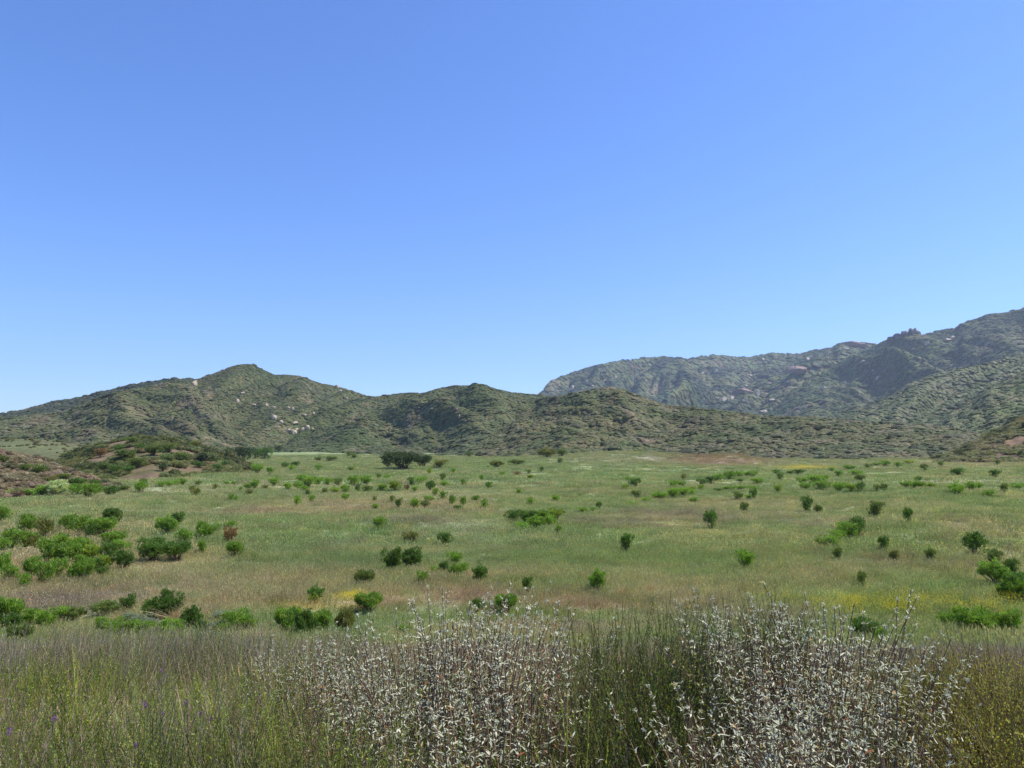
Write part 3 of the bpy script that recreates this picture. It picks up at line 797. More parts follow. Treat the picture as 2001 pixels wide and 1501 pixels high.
# ------------------------------------------------------------------ the shrubs of the meadow, each a thing
BT = {'g': lin(122, 152, 56), 'd': lin(92, 120, 50), 'o': lin(122, 124, 62), 'y': lin(134, 154, 54), 'b': lin(136, 108, 70), 'p': lin(186, 196, 140),
      'k': lin(72, 86, 48), 'm': lin(108, 124, 60), 's': lin(140, 152, 124)}
TW = {'g': "bright green", 'd': "dark green", 'o': "olive green", 'y': "yellow green", 'b': "reddish brown", 'p': "pale flowering", 'k': "very dark", 'm': "dull green", 's': "silvery grey green"}
ORD = ["first", "second", "third", "fourth", "fifth", "sixth", "seventh", "eighth", "ninth", "tenth", "eleventh", "twelfth", "thirteenth", "fourteenth", "fifteenth", "sixteenth"]
NEARV, MIDV, FARV = [], [], []
for i in range(7):
    (V, Fc, T), lc, lr = crown_geo(700 + i, 330, 20, .062, .34, lobes=11, flat=1.5, lrad=(.10, .20), base=.05, upward=.74, cone=.62, vase=.6)
    NEARV.append((new_mesh("crown", V, Fc, T, M_bush), new_mesh("stems", *stems_geo(700 + i, lc, 26, .011), M_stem)))
for i in range(7):
    (V, Fc, T), lc, lr = crown_geo(730 + i, 130, 12, .10, .36, lobes=8, flat=1.5, lrad=(.13, .22), base=.05, upward=.72, cone=.65, vase=.55)
    SV, SF, ST = stems_geo(730 + i, lc, 14, .016)
    MIDV.append((new_mesh("crown", V, Fc, T, M_bush), new_mesh("stems", SV, SF, ST, M_stem)))
for i in range(7):
    (V, Fc, T), lc, lr = crown_geo(760 + i, 60, 8, .16, .42, lobes=6, flat=1.4, lrad=(.15, .26), base=.03, upward=.65, cone=.8, vase=.4)
    SV, SF, ST = stems_geo(760 + i, lc, 8, .02)
    VV, FF, TT = join([(V, Fc, T), (SV, SF, ST)])
    FARV.append(new_mesh("shrub", VV, FF, TT, mats=[M_bush, M_stem], mat_idx=[0] * len(Fc) + [1] * len(SF)))
nshrub = 0
def shrub(px, py, w, h, t, label, group=None, on=None, name="shrub", cat="shrub", lod=None):
    global nshrub
    if on is None:
        x, y, r = hit_ground(px, py); z = float(ground_rel(np.array(x), np.array(y))) + EYE
    else:
        x, y, z, r = on.hit(px, py)
    big_ = 1.12 if w < 15 else 1.0
    wm, hm = w * r / F * 1.10 * big_, h * r / F * 1.22 * big_
    col = BT[t] * random.uniform(.88, 1.12)
    lod = lod or (0 if w >= 38 else 1 if w >= 15 else 2)
    v = random.randrange(7); rz = random.uniform(0, 6.28)
    if lod < 2:
        root = bpy.data.objects.new(name, None); sc.collection.objects.link(root)
        cm, sm = (NEARV if lod == 0 else MIDV)[v]
        for nm, me in (("crown", cm), ("stems", sm)):
            o = link(nm, me, root); o.color = (*col, 1)
        root.empty_display_size = .2
    else:
        root = link(name, FARV[v]); root.color = (*col, 1)
    root.location = (x, y, z - .03 * hm); root.rotation_euler = (0, 0, rz); root.scale = (wm, wm, hm)
    tag(root, label, cat, group)
    nshrub += 1
    return root

def cluster(desc, group, rows, on=None, noun="shrub"):
    rows = sorted(rows, key=lambda q: q[0])
    for i, (px, py, w, h, t) in enumerate(rows):
        o_ = "leftmost" if i == 0 else "rightmost" if i == len(rows) - 1 else ORD[i] + " from the left"
        shrub(px, py, w, h, t, f"{TW[t]} {noun}, {o_} {desc}", group, on)

GA = "coyote shrubs scattered over the meadow"
cluster("in the back row of the left clump", GA, [(3,1024,26,28,'g'),(54,1045,38,30,'g'),(87,1056,30,34,'o'),(131,1041,30,28,'g'),(156,1046,34,30,'g'),(178,1054,22,22,'d'),(198,1050,52,32,'g'),(215,1027,38,28,'d')])
cluster("in the middle row of the left clump", GA, [(2,1080,24,22,'g'),(22,1073,32,30,'g'),(48,1074,34,30,'g'),(64,1075,20,22,'o'),(120,1077,38,28,'g'),(158,1090,44,32,'g'),(222,1070,42,26,'g'),(230,1083,32,22,'g'),(250,1080,18,16,'g')])
cluster("in the front row of the left clump", GA, [(92,1107,36,42,'g'),(115,1105,32,30,'d'),(140,1105,36,32,'g'),(175,1100,44,30,'y'),(200,1116,40,26,'y'),(212,1100,26,32,'d'),(239,1119,36,34,'d')])
cluster("along the lower edge of the left clump", GA, [(4,1124,30,34,'g'),(17,1142,30,28,'g'),(48,1153,22,24,'g'),(60,1137,28,36,'g'),(84,1148,32,38,'g'),(110,1135,36,32,'g'),(155,1141,46,42,'g'),(180,1127,32,28,'d'),(200,1135,22,22,'d')])
shrub(327,1046,42,30,'g',"wide shrub touching a smaller darker one, right of the left clump",GA)
shrub(347,1028,24,22,'d',"small dark shrub behind the wide one right of the left clump",GA)
shrub(358,1069,34,28,'g',"green shrub perched behind the right end of the hedge-like pair",GA)
shrub(299,1099,58,38,'d',"left half of the long hedge-like pair of dark shrubs",GA)
shrub(344,1097,58,34,'d',"right half of the long hedge-like pair of dark shrubs",GA)
shrub(402,1053,42,28,'g',"open fan-shaped shrub between the hedge-like pair and the reddish shrub",GA)
shrub(395,1086,20,28,'g',"narrow upright shrub just right of the hedge-like pair",GA)
shrub(449,1037,24,16,'g',"small flat green shrub behind the reddish brown shrub",GA)
shrub(450,1063,30,28,'b',"half dry reddish brown shrub in a column of three",GA)
shrub(455,1090,38,28,'g',"spreading green shrub in front of the reddish brown shrub",GA)
cluster("in the hedge line below the red slope", "shrubs in the hedge line below the red slope", [(21,971,28,11,'g'),(45,972,30,12,'g'),(62,973,28,13,'g'),(82,972,32,18,'g'),(150,972,34,20,'g'),(172,975,36,24,'g'),(190,965,26,14,'m'),(218,972,26,18,'d'),(240,963,26,12,'m'),(275,964,24,19,'g'),(279,950,18,12,'m')])
shrub(110,970,48,26,'p',"pale cream flowering shrub in the hedge line below the red slope",GA)
GB = "far shrubs in the left and middle meadow"
cluster("in the row right of the red slope", GB, [(316,952,22,9,'g'),(330,952,20,10,'g'),(344,951,22,11,'g'),(356,950,15,13,'g'),(376,962,12,8,'o'),(384,972,14,12,'o'),(387,949,16,8,'m'),(421,957,10,8,'o')])
cluster("of tiny ones left of the long far clump", GB, [(422,976,5,6,'o'),(443,949,10,6,'g'),(451,980,14,10,'g'),(456,949,10,6,'g'),(461,981,7,8,'g'),(470,960,7,6,'g'),(483,957,18,10,'g'),(487,968,12,8,'o'),(497,957,22,18,'g'),(518,956,14,6,'o'),(536,950,24,15,'g'),(563,958,22,13,'g')])
cluster("in the long far clump", GB, [(583,955,22,12,'g'),(592,941,32,12,'g'),(592,960,22,9,'g'),(602,953,36,19,'g'),(622,950,22,15,'g'),(634,965,10,8,'m'),(641,948,26,13,'g'),(654,965,22,11,'y'),(660,950,22,14,'m'),(675,965,22,16,'g'),(692,952,28,19,'g'),(699,963,11,12,'m'),(716,948,26,17,'g'),(718,962,20,12,'m')])
cluster("right of the long far clump", GB, [(740,935,10,7,'d'),(747,959,22,13,'g'),(756,937,15,8,'g'),(771,960,28,19,'y'),(796,960,9,9,'b'),(804,951,17,16,'d'),(811,962,15,11,'g'),(823,943,28,10,'g'),(841,960,21,18,'d'),(851,970,13,11,'y'),(866,940,12,12,'m'),(869,951,22,10,'g')])
shrub(905,949,12,10,'g',"small green shrub standing alone right of the far clumps",GB)
shrub(955,957,18,14,'g',"lone open green shrub far out in the middle of the meadow",GB)
shrub(941,938,8,7,'g',"tiny green shrub alone, high in the middle of the meadow",GB)
cluster("in the string along the tan dry band", GB, [(581,990,14,15,'g'),(601,969,10,8,'d'),(609,982,16,13,'g'),(674,981,18,14,'g'),(732,982,8,8,'m'),(733,999,16,12,'g'),(766,983,9,10,'m'),(779,996,15,20,'d'),(810,995,21,19,'g'),(830,993,14,11,'m'),(838,984,20,13,'g')])
cluster("at the right end of the dry band", GB, [(865,979,14,15,'g'),(883,989,13,15,'g'),(894,999,17,10,'d'),(905,991,12,16,'g'),(929,984,15,14,'g'),(947,998,13,17,'g')])
shrub(742,1037,32,24,'g',"rounded shrub alone left of the purplish grass patch",GA)
shrub(803,1064,36,22,'o',"low olive shrub left of a darker round one in mid meadow",GA)
shrub(868,1071,27,27,'d',"dark round shrub just below the white flower patch",GA)
shrub(767,1121,40,46,'d',"tall dark left part of the biggest shrub pair in mid meadow",GA)
shrub(803,1112,54,38,'d',"wide right part of the biggest shrub pair in mid meadow",GA)
shrub(715,1146,44,30,'m',"thin see-through shrub above the red bank, left of the biggest pair",GA)
shrub(616,1181,36,30,'d',"dark lopsided shrub at the left end of the red bank",GA)
shrub(826,1145,26,26,'g',"small vase-shaped shrub below the biggest pair",GA)
cluster("in the knot right of the biggest pair", GA, [(850,1126,26,18,'g'),(868,1126,22,24,'d'),(889,1105,32,24,'g'),(890,1134,28,28,'g'),(904,1126,24,24,'g')])
shrub(938,1141,34,34,'d',"upright shrub alone right of the knot of five",GA)
shrub(717,1197,60,36,'g',"bright rounded shrub beside the yellow flowers on the wash edge",GA)
cluster("in the big near thicket left of centre", "shrubs of the near thickets by the wash", [(560,1242,62,50,'g'),(594,1250,54,52,'d'),(632,1240,46,44,'g'),(674,1242,46,46,'o')])
shrub(990,1198,48,34,'g',"vivid green tussock-like shrub behind the silvery sage",GA)
shrub(933,1196,24,24,'d',"small dark shrub at the red bank behind the silvery sage",GA)
shrub(790,1243,28,20,'g',"green shrub half hidden behind the silvery sage tips",GA)
GC = "shrubs at the foot of the hills"
shrub(1098,891,26,13,'m',"rounded scrub bush right beside a larger one at the hill foot",GC)
shrub(1068,896,38,18,'o',"rounded olive bush at the hill foot left of the meadow swell",GC)
shrub(971,913,38,13,'o',"long low olive bush on the far edge of the meadow",GC)
shrub(1009,909,34,10,'m',"flat green bush right of the long low olive one",GC)
shrub(1094,906,11,8,'m',"tiny dull bush alone on the flank of the meadow swell",GC)
cluster("sparse in the upper middle meadow", GB, [(1011,930,14,7,'b'),(1013,967,11,9,'g'),(1034,926,9,6,'m'),(1037,936,15,8,'y'),(1037,988,14,13,'g'),(1059,923,11,8,'d'),(1086,982,20,13,'g'),(1132,972,6,5,'o')])
cluster("in the wide green clump at the centre", GA, [(1006,1022,34,22,'d'),(1022,1038,34,16,'g'),(1034,1028,42,28,'d'),(1048,1036,42,24,'g'),(1062,1024,38,26,'g'),(1074,1031,34,22,'g'),(1086,1017,34,22,'y'),(1098,1008,18,10,'o')])
shrub(1092,1046,15,17,'g',"small tuft-like shrub below the wide green clump",GA)
cluster("in the short streak right of the wide clump", GB, [(1140,1002,24,9,'g'),(1160,1001,22,9,'g'),(1171,996,15,13,'d')])
cluster("around one above the streak", GB, [(1221,958,14,9,'y'),(1226,939,10,5,'g'),(1241,954,22,17,'d'),(1243,975,20,15,'m')])
cluster("in the lower long streak of shrubs", GB, [(1235,990,32,10,'g'),(1265,984,30,11,'g'),(1290,978,36,14,'g'),(1315,974,32,17,'g'),(1335,970,32,14,'g'),(1352,967,18,9,'g')])
cluster("in the upper long streak of shrubs", GB, [(1317,953,22,12,'g'),(1333,952,17,10,'g'),(1336,938,12,8,'o'),(1351,962,16,10,'y'),(1370,958,16,10,'y'),(1372,949,22,12,'d'),(1390,946,24,13,'d'),(1405,941,24,13,'g'),(1426,937,26,14,'g'),(1445,935,20,13,'g'),(1446,943,16,7,'m'),(1468,934,28,12,'g'),(1480,946,30,10,'g')])
cluster("in the thin streak between the two long ones", GB, [(1403,962,16,7,'d'),(1425,960,28,9,'g'),(1450,959,26,9,'g'),(1470,959,20,8,'g')])
shrub(1355,984,18,11,'g',"small flat shrub just under the lower long streak",GB)
cluster("of the four under the thin streak", GB, [(1442,979,20,15,'m'),(1454,1005,19,19,'m'),(1462,977,14,7,'g'),(1474,977,13,15,'d')])
shrub(1390,1036,31,33,'d',"lollipop-shaped shrub with dark stems in the right middle meadow",GA)
shrub(1223,1081,29,33,'d',"flat-topped shrub on bare stems right of centre",GA)
shrub(1456,1116,35,37,'g',"brightest round shrub alone in the lower right meadow",GA)
shrub(1166,1160,38,40,'g',"green vase-shaped shrub above the right end of the red bank",GA)
shrub(1030,1162,24,30,'d',"small dark upright shrub above the red bank at the centre",GA)
GD = "far shrubs in the right meadow"
cluster("of the three nearest the long streaks", GD, [(1518,928,12,8,'d'),(1521,963,17,14,'y'),(1525,940,11,12,'m')])
cluster("in the bright clump of the far right meadow", GD, [(1545,928,16,7,'m'),(1562,928,24,9,'d'),(1566,946,20,11,'g'),(1575,957,26,12,'g'),(1588,941,20,10,'g'),(1596,948,34,18,'g'),(1607,959,30,17,'g'),(1614,942,14,10,'g')])
cluster("in the clump right of the bright one", GD, [(1626,921,11,5,'g'),(1640,933,17,11,'g'),(1641,962,24,17,'g'),(1652,958,20,13,'g'),(1658,919,24,9,'g'),(1664,962,22,13,'y'),(1673,931,26,11,'g'),(1681,942,20,12,'m'),(1683,962,13,13,'d')])
cluster("along the far edge of the right meadow", GD, [(1695,916,11,6,'m'),(1711,911,16,6,'g'),(1714,961,10,9,'m'),(1726,961,12,11,'m'),(1730,911,22,9,'g'),(1755,914,13,8,'g'),(1775,907,22,6,'y'),(1805,921,13,10,'m'),(1839,911,10,6,'m')])
cluster("in the band of white flowers", GD, [(1773,954,22,11,'g'),(1794,943,16,10,'d'),(1794,957,28,14,'g'),(1818,956,22,10,'y'),(1870,968,32,19,'g'),(1898,961,22,15,'g'),(1911,958,20,12,'g'),(1932,973,24,12,'g'),(1963,965,11,13,'m'),(1991,958,24,10,'g')])
cluster("above the band of white flowers", GD, [(1870,931,21,13,'d'),(1945,933,20,11,'d'),(1950,911,8,8,'m'),(1990,888,26,7,'g')])
shrub(1578,1006,23,29,'d',"dark shrub taller than the thin one beside it",GA)
shrub(1599,1007,15,17,'m',"thin shrub right of a taller dark one",GA)
shrub(1711,1016,30,29,'m',"wispy dull green shrub alone in the right meadow",GA)
shrub(1774,1027,18,27,'d',"small tree-like shrub with a bare stem in the right meadow",GA)
cluster("in the diagonal clump of the right meadow", GA, [(1601,1069,17,16,'g'),(1626,1070,28,20,'g'),(1638,1062,28,21,'g'),(1650,1048,36,24,'g'),(1661,1056,30,28,'g'),(1677,1052,30,35,'d')])
shrub(1637,1096,19,23,'m',"soft green shrub below the diagonal clump",GA)
shrub(1728,1081,20,26,'d',"dark top-heavy shrub right of the diagonal clump",GA)
shrub(1747,1100,16,20,'o',"small olive shrub over a brown patch",GA)
shrub(1818,1098,22,22,'m',"loose green shrub right of the small olive one",GA)
shrub(1905,1085,35,34,'d',"dark bushy shrub alone near the right edge",GA)
shrub(1684,1150,18,26,'m',"faint thin shrub above the yellow flower band",GA)
cluster("in the thicket at the right edge", "shrubs of the thicket at the right edge", [(1944,1108,30,26,'m'),(1948,1145,56,36,'g'),(1975,1180,46,42,'g'),(1977,1133,24,32,'d'),(2004,1178,54,46,'d')])
cluster("in the wide bright hedge of the near right", "shrubs of the wide near hedge at the right", [(1866,1242,50,36,'g'),(1908,1250,66,48,'g'),(1958,1250,60,46,'g')])
shrub(1688,1254,58,38,'d',"dark shrub behind the right silvery sage",GA)
shrub(1722,1264,26,28,'g',"little bright shrub right of the dark one behind the sage",GA)
GE = "shrubs of the near thickets by the wash"
cluster("in the near row before the left bank", GE, [(145,1212,38,18,'m'),(208,1202,54,20,'m'),(252,1198,28,28,'d'),(297,1215,36,36,'d'),(328,1214,48,48,'d'),(372,1242,36,46,'d'),(392,1248,22,32,'d')])
cluster("in the hedge before the brown stalks", GE, [(212,1242,44,28,'g'),(244,1248,50,30,'g'),(282,1250,50,30,'g'),(328,1252,54,32,'g')])
cluster("in the thicket at the lower left edge", GE, [(6,1215,36,34,'g'),(10,1242,44,32,'d'),(28,1215,34,34,'g'),(36,1264,44,34,'m'),(58,1224,40,28,'g'),(88,1232,38,30,'g'),(115,1214,34,20,'g')])
cluster("left of the big near thicket", GE, [(436,1250,28,26,'g'),(470,1244,68,44,'g')])
cluster("among the left thickets", GE, [(268,1225,50,20,'s'),(300,1232,44,18,'s'),(420,1246,50,26,'s'),(430,1215,44,18,'s'),(405,1262,40,20,'s')], None, "artemisia clump")
# dark oaks and big bushes at the hill foot
shrub(790,916,84,31,'k',"largest dark spreading oak at the foot of the middle hill",GC,None,"oak_tree","tree",lod=0)
shrub(826,913,40,22,'k',"lower dark oak joined to the right of the largest",GC,None,"oak_tree","tree",lod=0)
shrub(758,914,34,24,'k',"lower dark oak joined to the left of the largest",GC,None,"oak_tree","tree",lod=0)
shrub(859,914,36,14,'o',"flat olive bush right of the large dark oak",GC)
shrub(838,900,15,9,'m',"small bush behind the right side of the large dark oak",GC)
shrub(917,893,17,9,'d',"small dark bush at the foot of the middle hill",GC)
shrub(886,925,11,8,'g',"tiny green shrub below the flat olive bush",GC)
shrub(839,927,11,9,'y',"tiny yellow green shrub below the large dark oak",GC)
shrub(981,930,12,7,'g',"tiny green shrub below the long low olive bush",GC)
cluster("at the mouth of the left valley", GC, [(452,900,28,22,'k'),(474,903,38,26,'k'),(498,897,22,17,'k'),(514,898,32,21,'d'),(543,884,14,10,'k')], None, "oak")
cluster("on the pale valley floor", GC, [(469,912,19,12,'d'),(557,915,18,10,'d'),(570,920,13,8,'g'),(576,913,16,10,'d'),(622,902,17,8,'m'),(646,902,28,9,'m'),(682,892,15,9,'m'),(692,896,17,9,'m')])
cluster("where the knoll meets the meadow", GC, [(503,925,28,17,'g'),(527,929,13,12,'g'),(621,919,14,8,'g'),(686,920,18,8,'g')])
cluster("along the foot of the knoll", "shrubs on the scrub knoll", [(77,897,32,13,'d'),(135,896,28,10,'d'),(318,921,24,12,'k'),(390,914,22,10,'d'),(425,921,20,12,'d'),(440,915,14,10,'d')], knoll)
cluster("on the top of the scrub knoll", "shrubs on the scrub knoll", [(178,893,22,14,'k'),(196,894,26,14,'b'),(231,882,17,10,'d'),(244,900,40,18,'m'),(262,868,34,12,'m'),(275,884,22,14,'d'),(300,890,40,18,'m'),(330,884,34,16,'m'),(352,904,36,18,'m'),(380,876,26,12,'o'),(405,898,24,12,'m')], knoll)
cluster("in the brush below the knoll", "shrubs on the scrub knoll", [(205,922,26,14,'m'),(225,928,28,16,'d'),(250,926,26,14,'d'),(268,915,34,18,'m')], knoll)
cluster("on the red slope at the left edge", "shrubs on the left red slope", [(5,908,16,14,'m'),(48,924,20,14,'m'),(75,928,32,16,'m'),(100,944,24,10,'o'),(125,940,28,12,'m'),(150,950,40,14,'d'),(185,952,26,12,'d')], redslope)
cluster("at the mouth of the right canyon", GC, [(1925,890,22,18,'k'),(1945,886,22,16,'d'),(1968,900,18,12,'d'),(1990,878,22,18,'k')])
print("shrubs", nshrub)

# ------------------------------------------------------------------ rock outcrops on the hillsides
def rock_mesh(seed, mat):
    r = np.random.default_rng(seed)
    V, Fc = ICO3; d = V.copy()
    k = fbm(d[:, 0] * 1.3 + seed, d[:, 1] * 1.3 + d[:, 2], seed, 4)
    V = V * (1 + .6 * k)[:, None]
    for _ in range(9):   # flat broken faces
        nrm = unit(r.normal(size=3)); h = r.uniform(.5, .85)
        dd = V @ nrm; V = V - np.maximum(dd - h, 0)[:, None] * nrm * .95
    V = V * (1 + .10 * fbm(d[:, 0] * 5 + seed, d[:, 2] * 5 + d[:, 1] * 4, seed + 3, 2))[:, None] + r.normal(size=V.shape) * .02
    return new_mesh("rock", V * .5, Fc, None, mat)
M_crag = rock_material('crag_rock', lin(72, 68, 64), lin(116, 106, 100), 1.2)
ROCKS = {k: [rock_mesh(800 + 10 * j + i, m) for i in range(4)] for j, (k, m) in enumerate((('p', M_rock), ('f', M_rockfar), ('r', M_rockred), ('c', M_crag)))}
def rock(hill, px, py, w, h, kind, label, group, depth=1.0, sink=.25, tilt=0.0):
    x, y, z, r = hill.hit(px, py)
    o = link("rock_outcrop", random.choice(ROCKS[kind]))
    s_ = w * r / F
    o.scale = (s_ * (1.1 if kind == 'p' else .95), s_ * depth, h * r / F * 1.3 * (1.15 if kind == 'p' else 1)); o.location = (x, y, z + h * r / F * (sink + .2))
    o.rotation_euler = (random.uniform(-.2, .2), tilt, random.uniform(-.4, .4) - math.atan2(x, y))
    tag(o, label, "rock", group)
def rocks(hill, kind, desc, group, rows):
    rows = sorted(rows)
    for i, (px, py, w, h) in enumerate(rows):
        o_ = "leftmost" if i == 0 else "rightmost" if i == len(rows) - 1 else ORD[i] + " from the left"
        rock(hill, px, py, w, h, kind, f"{'pale' if kind != 'r' else 'reddish'} rock outcrop, {o_} {desc}", group)
rocks(peak, 'p', "low on the main peak", "pale outcrops on the main peak", [(534, 820, 13, 9), (549, 828, 11, 6), (572, 849, 14, 9), (563, 844, 10, 5), (580, 843, 9, 5), (592, 843, 8, 6), (600, 841, 10, 8), (610, 842, 6, 5), (578, 829, 15, 4), (594, 813, 9, 4), (612, 812, 7, 5)])
rocks(peak, 'p', "scattered high on the main peak", "pale outcrops high on the main peak", [(380, 754, 9, 10), (475, 771, 10, 4), (463, 788, 7, 8), (495, 794, 10, 4), (520, 793, 8, 4), (534, 798, 10, 4), (563, 800, 7, 4), (573, 803, 6, 6), (658, 760, 8, 8), (664, 768, 9, 5), (677, 781, 6, 4)])
rocks(mid, 'r', "in the bare gully of the middle hill", "reddish outcrops on the middle hill", [(880, 797, 8, 4), (892, 803, 6, 7), (898, 820, 6, 9), (910, 826, 5, 6), (845, 801, 9, 4), (820, 799, 8, 3)])
rocks(mtn, 'f', "near the left end of the far mountain", "pale outcrops on the far mountain", [(1115, 768, 7, 8), (1119, 760, 7, 6), (1145, 766, 5, 4), (1146, 748, 6, 5), (1157, 758, 7, 4), (1181, 727, 6, 5), (1181, 746, 4, 4), (1203, 740, 5, 6), (1170, 731, 4, 3), (1288, 761, 7, 4)])
rocks(mtn, 'f', "in the middle of the far mountain", "pale outcrops on the far mountain", [(1373, 731, 8, 4), (1399, 730, 12, 10), (1433, 703, 7, 4), (1450, 711, 5, 5), (1464, 737, 12, 5), (1474, 736, 6, 4), (1491, 705, 6, 5), (1539, 750, 8, 5), (1456, 757, 10, 5), (1506, 752, 8, 5), (1578, 705, 9, 6), (1622, 693, 9, 6), (1617, 702, 7, 4), (1552, 699, 5, 4)])
rocks(mtn, 'f', "low right of the hump", "pale outcrops on the far mountain", [(1403, 782, 8, 5), (1406, 774, 4, 5), (1415, 786, 14, 9), (1430, 784, 12, 9), (1452, 786, 7, 5), (1481, 777, 11, 13), (1497, 773, 6, 4), (1508, 785, 18, 5), (1492, 807, 24, 6), (1521, 812, 9, 5), (1532, 807, 7, 3)])
rock(mtn, 1556, 726, 44, 17, 'r', "large bare reddish rock face on the far mountain", None, .6, 0.0)
rock(mtn, 1454, 769, 44, 10, 'r', "long reddish rock slab on the lower far mountain", None, .6, 0.0)
rock(mtn, 1503, 752, 16, 8, 'r', "small reddish rock slab under the large rock face", None, .6, 0.0)
rock(mtn, 1668, 678, 56, 9, 'r', "bare purplish rock cap on the crest of the far mountain", None, .6, 0.05)
rock(mtn, 1648, 685, 22, 6, 'f', "pale rock shelf below the purplish crest cap", None, .6, 0.05)
rocks(rslope, 'f', "on the big slope at the right", "outcrops on the right mountain slope", [(1651, 753, 8, 7), (1610, 762, 11, 6), (1715, 743, 8, 7), (1687, 710, 12, 5), (1706, 727, 7, 4), (1811, 676, 10, 7), (1786, 684, 8, 3), (1852, 667, 14, 4), (1862, 661, 8, 4), (1897, 671, 4, 3), (1913, 650, 5, 3), (1957, 657, 5, 3), (1561, 800, 9, 4), (1611, 751, 5, 4)])
# the crag on the skyline: one broken rock with several blocks
def crag():
    root = bpy.data.objects.new("rock_crag", None); sc.collection.objects.link(root)
    x, y, z, r = rslope.hit(1772, 656)
    root.location = (x, y, z); root.rotation_euler = (0, 0, -math.atan2(x, y))
    k = r / F
    for i, (dx, dz, w, h) in enumerate([(-26, -3, 18, 9), (-14, -1, 20, 13), (-2, 1, 20, 14), (8, 3, 16, 16), (13, 7, 8, 15), (17, 2, 12, 13), (26, -3, 14, 7)]):
        o = link("block", ROCKS['c'][i % 4], root)
        o.location = (dx * k, random.uniform(-6, 6), dz * k); o.scale = (w * k, w * k * .8, h * k * .95); o.rotation_euler = (0, random.uniform(-.3, .3), random.uniform(0, 3))
    tag(root, "jagged dark rock crag standing on the right skyline", "crag")
crag()

# ------------------------------------------------------------------ the near bank: plants at the viewer's feet
def lance(P, D, N, L, Wd, tone, droop=.35, seg=4):
    """curved lance-shaped leaves; N = up side of the leaf"""
    n = len(P); side = unit(np.cross(D, N)); N = np.cross(side, D)
    t = np.linspace(0, 1, seg + 1); wp = np.array([.18, .85, 1.0, .6, .02])[:seg + 1]
    C = P[:, None] + D[:, None] * (L[:, None] * t)[..., None] - N[:, None] * (L[:, None] * droop_arr(droop, n)[:, None] * t ** 2)[..., None]
    w = (Wd[:, None] * wp[None])[..., None] * side[:, None] / 2
    V = np.stack([C - w, C + w], 2).reshape(-1, 3)
    i = (np.arange(n)[:, None] * (seg + 1) + np.arange(seg)[None]) * 2
    Fc = np.stack([i, i + 1, i + 3, i + 2], -1).reshape(-1, 4)
    return V, Fc, np.repeat(tone, (seg + 1) * 2, 0)
def droop_arr(d, n): return d * rng.uniform(-.3, 1.5, n)

def stems_curved(r, n, rad, h, spread, wob=.03, lean=(0, 0), k=7, out=.5, hmin=.6):
    q = np.sqrt(r.uniform(0, 1, n)) * rad; a = r.uniform(0, 6.283, n)
    base = np.stack([q * np.cos(a), q * np.sin(a), np.full(n, -.03)], -1)
    H_ = h * r.uniform(hmin, 1.08, n)
    outw = np.stack([np.cos(a) * out * q / max(rad, 1e-3) * spread + r.normal(size=n) * spread * .45 + lean[0], np.sin(a) * out * q / max(rad, 1e-3) * spread + r.normal(size=n) * spread * .45 + lean[1], np.zeros(n)], -1)
    t = np.linspace(0, 1, k)
    poly = base[:, None] + np.stack([np.zeros(n), np.zeros(n), H_], -1)[:, None] * t[None, :, None] + (outw * H_[:, None])[:, None] * (t ** 1.4)[None, :, None]
    ph = r.uniform(0, 6.28, (n, 2))
    poly[:, :, 0] += wob * H_[:, None] * np.sin(t * 5 + ph[:, :1]) * t; poly[:, :, 1] += wob * H_[:, None] * np.sin(t * 4 + ph[:, 1:]) * t
    return poly, H_
def along(poly, t):
    k = poly.shape[1]; f = t * (k - 1); i = np.clip(f.astype(int), 0, k - 2); g = (f - i)[..., None]
    n = np.arange(len(poly))[:, None]
    p = poly[n, i] * (1 - g) + poly[n, i + 1] * g; d = unit(poly[n, i + 1] - poly[n, i])
    return p, d

